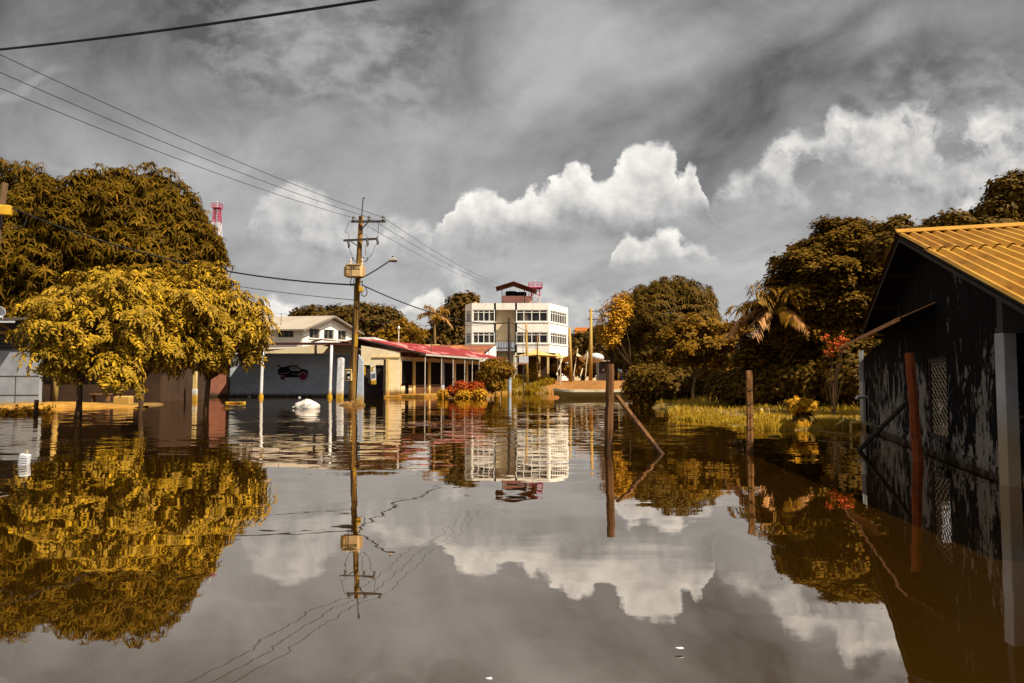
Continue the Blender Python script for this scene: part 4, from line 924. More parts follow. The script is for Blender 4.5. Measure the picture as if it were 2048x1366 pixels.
# far roof, towers
mb = MB(); mb.prism([(X(1146, 118), 118, 3), (X(1212, 118), 118, 3), (X(1212, 118), 118, Z(656, 118)), (X(1146, 118), 118, Z(656, 118))], (0, 0, 0), (0, .3, 0)); t_ = thing('orange_house', 'far house with an orange sloping roof beside the white building', 'house', (X(1160, 118), 118, 1.2))
mb = MB(); mb.corr((X(1147, 114), 114, Z(692, 114)), (X(1206, 114), 114, Z(690, 114)), (X(1208, 122), 122, Z(655, 122)), (X(1150, 122), 122, Z(655, 122)), 30, .05); mb.build('roof', 'orange_roof', t_)
mb = MB(); mb.bx(X(1149, 114), X(1203, 114), 114.5, 122, 1., Z(693, 114)); mb.build('wall', 'cream_wall', t_)
def lattice_tower(px, Y, ztop, w0, w1, label, zb=0.):
    root = thing('lattice_tower', label, 'tower', (X(px, Y), Y, zb)); c = Vector((X(px, Y), Y, 0)); n = 12
    def cor(i, t): w = w0+(w1-w0)*t; sx, sy = ((-1, -1), (1, -1), (1, 1), (-1, 1))[i % 4]; return c+Vector((sx*w/2, sy*w/2, zb+(ztop-zb)*t))
    for band in range(n):
        m = MB(); t0, t1 = band/n, (band+1)/n
        for i in range(4):
            m.bar(cor(i, t0), cor(i, t1), .16, .16); m.bar(cor(i, t0), cor(i+1, t1), .08, .08); m.bar(cor(i+1, t0), cor(i, t1), .08, .08); m.bar(cor(i, t1), cor(i+1, t1), .09, .09)
        m.build('lattice_section', 'tower_red' if band % 2 else 'tower_white', root)
    m = MB(); w = w1*1.6
    m.bx(c.x-w/2, c.x+w/2, Y-w/2, Y+w/2, ztop, ztop+.12)
    for i in range(4):
        a_, b_ = [c+Vector((sx*w/2, sy*w/2, ztop+1.)) for sx, sy in (((-1, -1), (1, -1), (1, 1), (-1, 1))[i], ((-1, -1), (1, -1), (1, 1), (-1, 1))[(i+1) % 4])]
        m.bar(a_, b_, .1, .1); m.bar(a_-Vector((0, 0, 1)), a_, .1, .1); m.bar(a_-Vector((0, 0, .5)), b_-Vector((0, 0, .5)), .08, .08)
    m.build('platform', 'tower_red', root); m = MB(); m.tube([c+Vector((0, 0, ztop)), c+Vector((0, 0, ztop+1.9))], .06, 5); m.build('mast', 'tower_white', root)
lattice_tower(1071, 150, Z(577, 150), 3.0, 1.7, 'red lattice tower rising behind the white building')
lattice_tower(428, 160, Z(417, 160), 4.5, 1.1, 'red and white lattice tower just above the mango tree')

# ------------------------------------------------------------------ tents, signs, people and boat in the middle
def build_tent(px0, px1, py0, pyt, Y, label, mt, seed):
    root = thing('shade_tent', label, 'tent', (X((px0+px1)/2, Y), Y, 1.2)); x0, x1 = X(px0, Y), X(px1, Y); xm = (x0+x1)/2; ze, zt = Z(py0, Y), Z(pyt, Y); dp = (x1-x0)*.5; n = 14; vs = []; fs = []
    for i in range(n+1):
        for j in range(n+1):
            u, v = i/n*2-1, j/n*2-1; r = max(abs(u), abs(v)); h = (1-r)**1.35; sag = .16*(1-abs(u*v))*r**4
            pull = 1-.10*(r**3)*(1-min(abs(u), abs(v))/max(r, 1e-6))
            vs.append((xm+u*(x1-x0)/2*pull, Y+v*dp*pull, ze+(zt-ze)*h+sag*.8))
    for i in range(n):
        for j in range(n): fs.append((i*(n+1)+j, (i+1)*(n+1)+j, (i+1)*(n+1)+j+1, i*(n+1)+j+1))
    m = MB(); m.add(vs, fs); m.build('canopy', mt, root, smooth=True)
    for sx in (-1, 1):
        for sy in (-1, 1):
            m = MB(); p = (xm+sx*(x1-x0)/2, Y+sy*dp); m.tube([(p[0]+sx*.0, p[1], tz(*p)-.1), (p[0], p[1], ze+.1)], .05, 6); m.build('pole', 'tent_white', root)
    m = MB(); m.tube([(xm, Y, ze), (xm, Y, zt+.12)], .05, 6); m.build('centre_pole', 'tent_white', root)
build_tent(1028, 1118, 713.5, 699, 85., 'large tan peaked shade tent in front of the white building', 'tent_fabric', 1)
def sail(pts, label, mt, poles):
    root = thing('shade_sail', label, 'shade sail', (pts[0].x, pts[0].y, 1.2)); m = MB(); n = 10; vs = []
    for i in range(n+1):
        for j in range(n+1):
            u, v = i/n, j/n; p = pts[0].lerp(pts[1], u).lerp(pts[3].lerp(pts[2], u), v); p = p-Vector((0, 0, 1.1*math.sin(PI*u)*math.sin(PI*v)+.35*math.sin(PI*u)*(1-math.sin(PI*v)))); vs.append(p)
    m.add(vs, [(i*(n+1)+j, (i+1)*(n+1)+j, (i+1)*(n+1)+j+1, i*(n+1)+j+1) for i in range(n) for j in range(n)]); m.build('canopy', mt, root, smooth=True)
    for a_, b_ in poles: m = MB(); m.tube([a_, b_], .06, 6); m.build('pole', 'tent_white', root)
sail([at(1108, 716, 86), at(1155, 699, 87), at(1150, 708, 92), at(1112, 706, 91)], 'pale yellow shade sail on slanting poles, left of the pair', 'tent_fabric',
     [(at(1147, 752, 86.5), at(1155.5, 697, 87)), (at(1113, 750, 84.5), at(1125, 716, 86))])
sail([at(1153, 711, 86), at(1175, 703, 87), at(1178, 708, 92), at(1156, 707, 91)], 'small white shade sail on slanting poles, right of the pair', 'tent_white',
     [(at(1161, 752, 86), at(1165, 737, 86.5)), (at(1171, 752, 87.), at(1175, 702, 87))])
# white plastic roof tarp
mb = MB(); mb.ball(at(1191, 716, 90), (1.05, 2., .62), 14, 8); tag(mb.build('tarp_dome', 'plastic_white', smooth=True), 'rounded white tarp cover beside the crossarm pole', 'tarp')
t_ = thing('kiosk', 'small dark grey kiosk behind the tall weathered post', 'kiosk', (X(1207, 92), 92, tz(X(1207, 92), 92))); mb = MB(); mb.bx(X(1198, 92), X(1222, 92), 92, 95, 1., Z(723, 92)); mb.build('body', 'dark_metal', t_); mb = MB(); mb.bx(X(1196, 91.6), X(1226, 91.6), 91.4, 95.3, Z(723, 92)+.003, Z(720.5, 92)); mb.build('roof', 'lamp_grey', t_)
mb = MB(); mb.bx(X(1205, 92), X(1208, 92), 91.9, 91.995, Z(742, 92), Z(738, 92)); mb.build('notice', 'white_paint', t_)
# sign board on two legs
t_ = thing('sign_board', 'small pale blue notice board on thin poles by the shrub', 'sign', (X(1048, 74), 74, tz(X(1048, 74), 74)))
mb = MB(); mb.bx(X(1038, 74), X(1057, 74), 74, 74.06, Z(726, 74), Z(712, 74)); mb.build('board', 'plastic_white', t_)
mb = MB(); mb.tube([(X(1047, 74), 74.1, -.2), (X(1047, 74), 74.1, Z(708, 74))], .04, 6); mb.build('pole', 'dark_metal', t_)
mb = MB(); mb.bx(X(1022, 74), X(1057, 74), 74.02, 74.1, Z(728.5, 74), Z(726.6, 74)); mb.build('rail', 'rust_sheet', t_)

def skin_fig(name, verts, edges, radii, mt, parent):
    me = bpy.data.meshes.new(name); o = bpy.data.objects.new(name, me); COL.objects.link(o); org = ORG[parent.name]; o.parent = parent; ORG[o.name] = org
    me.from_pydata([tuple(v) for v in verts], edges, []); me.materials.append(M[mt])
    sk = o.modifiers.new('skin', 'SKIN'); lay = me.skin_vertices.new() if not me.skin_vertices else me.skin_vertices[0]
    for i, r in enumerate(radii): lay.data[i].radius = (r, r) if not isinstance(r, tuple) else r
    lay.data[0].use_root = True; ss_ = o.modifiers.new('sub', 'SUBSURF'); ss_.levels = ss_.render_levels = 1; return o
def person(loc, h, yaw, stride, label, top, legs, headwear, bag=None, arm=.25):
    root = thing('person', label, 'person', loc); root.rotation_euler = (0, 0, yaw); s = h/1.7
    V = lambda *p: Vector(p)*s
    st = stride
    vs = [V(0, 0, .92), V(0, .01, 1.15), V(0, 0, 1.38), V(0, .01, 1.48), V(0, .03, 1.56), V(0, .04, 1.66),
          V(.10, 0, .88), V(.10, st*.45, .49), V(.10, st*.7, .08), V(.10, st*.7+.14, .03), V(-.10, 0, .88), V(-.10, -st*.2, .50), V(-.10, -st*.9, .10), V(-.10, -st*.9+.13, .04),
          V(.19, 0, 1.37), V(.24, -arm*.5, 1.10), V(.23, arm*.1, .86), V(.23, arm*.25, .76), V(-.19, 0, 1.37), V(-.24, arm*.5, 1.10), V(-.23, arm*1., .88), V(-.23, arm*1.15, .78)]
    ed = [(0, 1), (1, 2), (2, 3), (3, 4), (4, 5), (0, 6), (6, 7), (7, 8), (8, 9), (0, 10), (10, 11), (11, 12), (12, 13), (2, 14), (14, 15), (15, 16), (16, 17), (2, 18), (18, 19), (19, 20), (20, 21)]
    ra = [.13, .12, .13, .06, .095, .075, .085, .06, .042, .035, .085, .06, .042, .035, .06, .045, .035, .03, .06, .045, .035, .03]
    ra = [r*s for r in ra]; me_off = ORG[root.name]; 
    b = skin_fig('body', vs, ed, ra, 'skin_dark', root)
    i_ = [0, 1, 2, 14, 15, 18, 19]; skin_fig('shirt', [vs[q_]+Vector((0, 0, .03 if q_ == 0 else 0)) for q_ in i_], [(0, 1), (1, 2), (2, 3), (3, 4), (2, 5), (5, 6)], [ra[q_]*1.14 for q_ in i_], top, root)
    i_ = [0, 6, 7, 8, 10, 11, 12]; skin_fig('trousers', [vs[q_] for q_ in i_], [(0, 1), (1, 2), (2, 3), (0, 4), (4, 5), (5, 6)], [ra[q_]*1.16 for q_ in i_], legs, root)
    ORG[root.name] = Vector((0, 0, 0))
    m = MB(); c = V(0, .045, 1.665); m.ball(c, (.105*s, .115*s, .09*s), 10, 6); m.build('cap' if headwear[1] else 'hair', headwear[0], root, smooth=True)
    if bag: m = MB(); m.box(V(.0, -.2, 1.18), (.30*s, .16*s, .42*s)); m.build('backpack', bag, root, bevel=.05)
    return root
def px_person(px, Y, h, yaw, *a_, **k_): x_ = X(px, Y); return person((x_, Y, max(tz(x_, Y), 0)+.03), h, yaw, *a_, **k_)
px_person(1240.5, 88., 1.68, -1.9, .28, 'person in dark clothes with white cap and teal backpack walking on the road', 'cloth_teal', 'cloth_dark', ('cloth_white', 1), bag='cloth_teal')
px_person(1253.5, 95., 1.72, .3, .10, 'person in dark clothes with a white hat standing farthest up the road', 'cloth_dark', 'cloth_dark', ('cloth_white', 1))
px_person(1214.5, 90., 1.15, 2.4, .15, 'small person in dark clothes just left of the tall weathered post', 'cloth_dark', 'cloth_dark', ('paint_black', 0))

def build_boat():
    Y = 58.; x0, x1 = X(1107, Y), X(1290, Y); root = thing('boat', 'long flat white boat moored at the end of the red road', 'boat', ((x0+x1)/2, Y, 0)); n = 24
    hull = []; W_ = 1.0
    def sec(t):
        w = W_*(min(1, (t*5.)**.55) if t < .2 else 1)*(1 if t < .9 else 1-.25*(t-.9)*10*.5); zt = .62+.10*max(0, 1-t*6)**1.5; return x0+(x1-x0)*t, w, zt
    rows = []
    for i in range(n+1):
        x_, w, zt = sec(i/n); w = max(w, .04); kz = -.15 if i > 1 else .15
        rows.append([(x_, Y-w, zt-.16), (x_, Y-w*.97, zt-.30), (x_+.05, Y-w*.72, kz), (x_+.05, Y+w*.72, kz), (x_, Y+w*.97, zt-.30), (x_, Y+w, zt-.16)])
    m = MB(); vs = [p for r in rows for p in r]; m.add(vs, [(6*i+j, 6*i+j+1, 6*i+7+j, 6*i+6+j) for i in range(n) for j in range(5)]+[tuple(range(6)), tuple(6*n+j for j in range(5, -1, -1))]); m.build('hull', 'boat_hull', root)
    m = MB()
    for sy in (-1, 1):
        vs = []
        for i in range(n+1):
            x_, w, zt = sec(i/n); w = max(w, .04); vs += [(x_, Y+sy*(w+.05), zt-.17), (x_, Y+sy*(w+.05), zt), (x_, Y+sy*(w-.10), zt), (x_, Y+sy*(w-.10), zt-.17)]
        m.add(vs, [(4*i+j, 4*i+4+j, 4*i+4+(j+1) % 4, 4*i+(j+1) % 4) for i in range(n) for j in range(4)])
    m.prism([(sec(0)[0]-.1, Y, .74), (sec(.16)[0], Y-W_*.95, .635), (sec(.16)[0], Y+W_*.95, .635)], (0, 0, 0), (0, 0, .03)); m.build('gunwale', 'boat_white', root)
    for t in (.3, .5, .7, .88):
        m = MB(); x_, w, zt = sec(t); m.bx(x_-.13, x_+.13, Y-w+.02, Y+w-.02, zt-.22, zt-.17); m.build('seat', 'boat_white', root)
    m = MB(); m.bar((sec(.17)[0], Y-W_-.055, .22), (sec(1)[0], Y-W_*.98, .20), .03, .05); m.build('rub_rail', 'bark', root)
build_boat()

# ------------------------------------------------------------------ poles and wires
PX = Vector((X(704, 40), 40, 0)); PT = at(722, 437, 40.)
def polepoint(z): t = z/PT.z; return PX.lerp(PT, t)
def build_main_pole():
    root = thing('utility_pole', 'leaning wooden power pole with transformer, crossarms and street lamp', 'utility pole', PX)
    m = MB(); m.tube([polepoint(z) for z in (-.5, .8, 3, 6, 8, PT.z+.12)], [.21, .19, .175, .155, .14, .125], 12); m.build('shaft', 'pole_wood', root, smooth=True)
    m = MB(); m.tube([at(723, 440, 39.8), at(726, 398, 39.8), at(726.5, 396.5, 39.8), at(729, 395, 39.8), at(728.6, 398, 39.8)], [.035, .03, .03, .03, .03], 6); m.build('top_rod', 'dark_metal', root)
    def arm(a_, b_, ins, nm, hang):
        a_, b_ = at(*a_, 39.75), at(*b_, 39.75); m = MB(); m.bar(a_, b_, .10, .11); ar = m.build(nm, 'dark_metal', root)
        for px, py in ins:
            m = MB(); p = at(px, py, 39.75)
            if hang: m.tube([p+Vector((.03, 0, .22)), p+Vector((0, 0, .1)), p+Vector((.05, 0, -.1)), p+Vector((.02, 0, -.25))], [.03, .07, .075, .04], 8)
            else: m.tube([p+Vector((0, 0, -.14)), p+Vector((0, 0, -.06)), p, p+Vector((0, 0, .08)), p+Vector((0, 0, .16))], [.03, .09, .06, .10, .04], 8)
            m.build('fuse_cutout' if hang else 'insulator', 'insulator', ar)
    arm((702, 443.3), (771, 442.8), [(707, 437.5), (738, 437), (766.5, 437)], 'crossarm', False)
    arm((687, 481), (755, 477.5), [(696.5, 487), (734, 484), (754, 481)], 'crossarm', True)
    m = MB(); m.bar(at(735.5, 445, 39.7), at(722, 460, 39.75), .04, .05); m.bar(at(702, 483, 39.7), at(717, 493, 39.75), .04, .05); m.build('arm_brace', 'dark_metal', root)
    # jumper wires
    m = MB()
    for pts in ([(699.5, 440), (696, 450), (689.5, 465), (694, 464), (698, 470), (698, 480)], [(757, 446), (756, 470), (755, 476)], [(751, 490), (745, 506), (738, 516)], [(731, 490), (731, 508), (733, 512)], [(727, 468), (733, 471), (736, 476)], [(697, 492), (701, 505), (704, 512)]):
        m.tube([at(px, py, 39.7) for px, py in pts], .013, 5)
    m.build('jumper_wire', 'wire_black', root)
    # transformer: tank with side fins, lid, bushings
    c = at(709.5, 543, 39.45); m = MB(); w, dp, h = .46, .34, .62
    prof = [(-w, -dp*.55), (-w*.8, -dp), (w*.8, -dp), (w, -dp*.55), (w, dp*.55), (w*.8, dp), (-w*.8, dp), (-w, dp*.55)]
    m.prism([c+Vector((x_, y_, -h/2)) for x_, y_ in prof], (0, 0, 0), (0, 0, h)); tk = m.build('transformer', 'transformer_paint', root, bevel=.02)
    m = MB(); m.bx(c.x-w*.9, c.x+w*.9, c.y-dp-.03, c.y+dp+.03, c.z+h/2+.003, c.z+h/2+.06); m.build('lid', 'transformer_paint', tk)
    m = MB()
    for i in range(5):
        for sx in (-1, 1): m.bx(c.x+sx*(w+.005), c.x+sx*(w+.085), c.y-dp*.5+i*dp*.25-.012, c.y-dp*.5+i*dp*.25+.012, c.z-h*.42, c.z+h*.40) if sx > 0 else m.bx(c.x-w-.085, c.x-w-.005, c.y-dp*.5+i*dp*.25-.012, c.y-dp*.5+i*dp*.25+.012, c.z-h*.42, c.z+h*.40)
    m.build('cooling_fin', 'transformer_paint', tk)
    m = MB(); yf = c.y-dp-.012; m.bx(c.x-w*.78, c.x+w*.78, yf, yf+.01, c.z+.075, c.z+.095); m.bx(c.x-w*.5, c.x-w*.46, yf, yf+.01, c.z-h*.46, c.z+.07); m.bx(c.x-w*.2, c.x-w*.16, yf, yf+.01, c.z-h*.46, c.z+.07); m.bx(c.x-w*.32, c.x-w*.30, yf, yf+.01, c.z-h*.46, c.z+.07); m.build('strap', 'dark_timber', tk)
    m = MB(); m.bx(c.x-w*.78, c.x-w*.58, yf, yf+.01, c.z-h*.40, c.z-h*.22); m.build('warning_label', 'orange_roof', tk)
    # painted number 7 8 8 7 / as on the tank
    seg = {'7': [((0, 1), (.5, 1)), ((.5, 1), (.15, 0))], 'X': [((0, 1), (.5, 0)), ((.5, 1), (0, 0)), ((.05, .5), (.45, .5))], '/': [((.35, 1), (.05, 0))]}
    x_ = c.x-w*.55
    m = MB()
    for ch in '7XX7/':
        for (a_, b_) in seg[ch]: m.bar((x_+a_[0]*.17, yf, c.z+.12+a_[1]*.15), (x_+b_[0]*.17, yf, c.z+.12+b_[1]*.15), .012, .028, up=(0, 1, 0))
        x_ += .125
    m.build('painted_number', 'paint_black', tk)
    for px, py in ((701.2, 524), (724.5, 523.5)):
        m = MB(); p = at(px, py, 39.45); m.tube([p+Vector((0, 0, q_)) for q_ in (-.18, -.1, -.02, .06, .14, .2)], [.05, .07, .045, .07, .045, .03], 8); m.build('bushing', 'lamp_grey', tk)
    m = MB()
    for (a_, b_, e_) in (((717, 523), (707, 521), (705, 515)), ((722, 523), (733, 522), (736, 515)), ((722, 521), (726, 519), (726.5, 514))):
        m.tube([at(*a_, 39.6), at(*b_, 39.6), at(*e_, 39.6)], [.025, .03, .055], 7)
    m.build('surge_arrester', 'insulator', root)
    # street lamp arm
    m = MB(); m.tube([at(718, 557, 39.6), at(731, 552, 39.5), at(752, 540, 39.3), at(776, 524, 39.), at(783, 521.5, 39.)], .035, 8); la = m.build('lamp_arm', 'dark_metal', root)
    m = MB(); a_ = at(778, 522.4, 39.); b_ = at(795.5, 521, 39.); d_ = b_-a_
    m.prism([a_, a_+d_*1., a_+d_*.92+Vector((0, 0, .07)), a_+d_*.45+Vector((0, 0, .19)), a_+d_*.1+Vector((0, 0, .12))], (0, -.11, 0), (0, .11, 0)); lh = m.build('lamp_head', 'lamp_grey', la, bevel=.03)
    m = MB(); m.bx(a_.x+d_.x*.25, a_.x+d_.x*.9, a_.y-.09, a_.y+.09, a_.z-.05, a_.z-.005); m.build('lens', 'dark_metal', lh); m = MB(); p = a_+d_*.42; m.tube([p+Vector((0, 0, .18)), p+Vector((0, 0, .26))], .045, 8); m.build('light_sensor', 'paint_black', lh)
    # yellow junction box and small parts below
    m = MB(); p = at(722, 579, 39.75); m.box(p, (.24, .22, .28)); m.build('junction_box', 'yellow_paint', root, bevel=.03)
    m = MB(); m.tube([at(722, 585, 39.6), at(724, 591, 39.6), at(729, 593, 39.6), at(733.5, 589, 39.6), at(734, 582, 39.6), at(731, 574, 39.6)], .028, 6); m.tube([at(703, 556, 39.5), at(700.5, 566, 39.5), at(704, 570, 39.6)], .022, 5); m.tube([at(708, 556, 39.5), at(707, 571, 39.6)], .02, 5); m.tube([at(708.5, 572, 39.7), at(707.5, 640, 39.7), at(704.5, 745, 39.7)], .02, 5); m.tube([at(719, 588, 39.75), at(716.5, 650, 39.75)], .018, 5); m.build('service_cable', 'wire_black', root)
    m = MB(); m.bar(at(713, 563, 39.7), at(725, 563.5, 39.7), .03, .04); m.tube([at(724.5, 561, 39.7), at(724.5, 570, 39.7)], .03, 6); m.tube([at(700, 569.5, 39.7), at(711, 569.5, 39.7)], .06, 7); m.build('clamp', 'dark_metal', root)
    m = MB(); p = polepoint(1.62)+Vector((-.17, -.27, 0)); m.box(p, (.34, .2, .62)); bx_ = m.build('meter_box', 'cream_pillar', root, bevel=.02)
    m = MB(); m.box(p+Vector((0, -.105, .01)), (.24, .02, .5)); m.build('meter_window', 'paint_black', bx_); m = MB(); m.box(p+Vector((.02, -.12, -.14)), (.10, .012, .13)); m.box(p+Vector((0, -.12, .14)), (.18, .012, .10)); m.build('meter_dial', 'sack_white', bx_)
    m = MB(); a_ = polepoint(3.5); m.bar(a_+Vector((.10, -.16, -.35)), a_+Vector((.12, -.16, .3)), .02, .16, up=(1, 0, 0)); m.build('number_plate', 'yellow_paint', root)
    for z in (.9, 3.3, 7.9):
        m = MB(); p = polepoint(z); m.tube([p-Vector((0, 0, .03)), p+Vector((0, 0, .03))], .185-.006*z, 12); m.build('band', 'lamp_grey', root)
build_main_pole()
mb = MB(); rr = RNG(5); n = 18; c = Vector((PX.x+.15, 39.9, -.3))
mb.ball(c, (.74, .70, .56), 40, 18, lambda d: 1+.10*math.sin(5*d.x+3*d.y)+.08*math.sin(9*d.y+7*d.z+2)+.05*math.sin(17*d.x+11*d.y)+.035*math.sin(29*d.y+23*d.x+9*d.z))
tag(mb.build('earth_mound', 'mound_mud', smooth=True), 'muddy earth mound round the foot of the leaning transformer pole', 'mound')

def simple_pole(px, pyt, Y, r, label, mt='pale_pole', lean=0., arms=(), group=None, zb=None, foot=None):
    x_ = X(px, Y); zg = tz(x_, Y); zg = max(zg, -.3); root = thing('utility_pole', label, 'pole', (x_, Y, zg), group); zt = Z(pyt, Y)
    m = MB(); m.tube([(x_, Y, zg-.3), (x_+lean*.5, Y, (zg+zt)/2), (x_+lean, Y, zt)], [r*1.15, r, r*.85], 9); m.build('shaft', mt, root, smooth=True)
    for (dx0, dx1, py) in arms:
        m = MB(); z = Z(py, Y); m.bar((x_+dx0, Y-.1, z), (x_+dx1, Y-.1, z), .08, .09); ar = m.build('crossarm', 'dark_metal', root)
        for t in (.1, .5, .92): m = MB(); q_ = x_+dx0+(dx1-dx0)*t; m.tube([(q_, Y-.1, z+.05), (q_, Y-.1, z+.3)], [.06, .04], 6); m.build('insulator', 'insulator', ar)
        m = MB(); m.bar((x_+dx0+(dx1-dx0)*.6, Y-.1, z-.04), (x_, Y-.1, z-.75), .05, .05); m.build('brace', 'dark_metal', ar)
    if foot: m = MB(); m.tube([(x_, Y, zg-.2), (x_, Y, foot[0])], r*1.25, 10); m.build('painted_foot', foot[1], root)
    return root
simple_pole(1019, 636, 70, .15, 'dark wooden pole with a pale blue foot behind the shrub', 'dark_timber', lean=-.05, foot=(2.1, 'blue_post'))
simple_pole(1055, 647, 82, .13, 'thin brown pole in front of the white building entrance', 'pale_pole', lean=-.15)
simple_pole(1142, 655, 84, .16, 'pale yellow bare pole right of the white building corner', 'pale_pole', lean=-.15)
simple_pole(1181, 617, 88, .2, 'wooden power pole with two crossarms right of the white building', 'pale_pole', lean=.1, arms=((-.2, 1.55, 622.5), (-.3, 1.2, 639)))
simple_pole(1073, 672, 83, .08, 'slim crooked brown stick pole before the tan tent', 'pole_wood', lean=.15)
simple_pole(1237, 715, 96, .10, 'short pale pole at the top of the red road', 'pale_pole')
simple_pole(797, 652, 72, .045, 'thin lamp post behind the red roof', 'lamp_grey')
mb = MB(); mb.ball((X(797, 72), 72, Z(656, 72)), (.13, .13, .2), 8, 6); tag(mb.build('lamp_globe', 'white_paint', smooth=True), 'small white lamp on the thin post behind the red roof', 'lamp')
# pole at the left edge with its yellow box
xe = X(-22, 43); t_ = thing('utility_pole', 'wooden power pole with a yellow box at the left edge', 'utility pole', (xe, 43, -.2)); mb = MB(); mb.tube([(xe, 43, -.4), (xe-.1, 43, 6), (xe+.55, 43, Z(366, 43))], [.22, .2, .17], 10); mb.build('shaft', 'bark', t_, smooth=True)
mb = MB(); p = at(4, 421, 42.7); mb.box(p, (1.0, .5, .60), rz=.35); bx_ = mb.build('transformer', 'yellow_paint', t_, bevel=.06)
mb = MB()
for i in range(4): mb.box(p+Vector((-.12, -.335, .22-.15*i)), (.13, .02, .07), rz=.35)
mb.build('painted_mark', 'paint_black', bx_)
mb = MB(); mb.tube([at(2, 430, 42.5), at(4, 448, 42.5), at(0, 455, 42.5)], .03, 5); mb.tube([at(24, 452, 42), at(34, 457, 42), at(48, 452, 42), at(54, 438, 42)], .04, 6); mb.build('cable_loop', 'wire_black', t_)

def wire(label, pts, r, sag=0., n=22, group=None):
    m = MB(); P_ = []
    for i in range(len(pts)-1):
        a_, b_ = Vector(pts[i]), Vector(pts[i+1])
        for j in range(n+(i == len(pts)-2)):
            t = j/n; p = a_.lerp(b_, t); s_ = sag[i] if isinstance(sag, (list, tuple)) else sag; p.z -= 4*s_*t*(1-t); P_.append(p)
    m.tube(P_, r, 6); return tag(m.build('wire', 'wire_black', loc=P_[0]), label, 'wire', group)
wire('thick black cable crossing the upper left corner of the sky', [at(-260, 128, 13.5), at(0, 99, 12.), at(752, -2, 9.2), at(1300, -110, 7.8)], .020, [0, .04, 0])
for nm, l0, ins in (('highest of the three long thin power lines over the mango tree', (-150, 38), (766.5, 435)), ('middle of the three long thin power lines over the mango tree', (-150, 78), (738, 435)), ('lowest of the three long thin power lines over the mango tree', (-150, 113), (707, 435.5))):
    e_ = {766.5: (1014, 571), 738: (1006, 573), 707: (998, 576)}[ins[0]]
    wire(nm, [at(*l0, 18.5), at(*ins, 39.75), at(*e_, 100)], .012, [.28, .55], 30, 'long power lines')
wire('heavy sagging cable from the left edge pole to the transformer pole', [at(-6, 403, 43), at(702, 569.5, 39.7)], .042, .98, 40)
wire('thin cable sloping into the transformer pole below the heavy one', [at(330, 545, 52), at(709, 600, 39.8)], .018, .2)
wire('cable sagging from the transformer pole down to the dark wooden pole', [at(724, 570, 39.7), at(1019, 645, 70)], .036, .75, 30)
wire('short cable from the dark wooden pole to the thin brown pole', [at(1019, 643, 70), at(1055, 662, 82)], .03, .1)
wire('thin line from the dark wooden pole to the left over the palm', [at(1019, 646, 70), at(700, 636, 75)], .018, .5, 30)

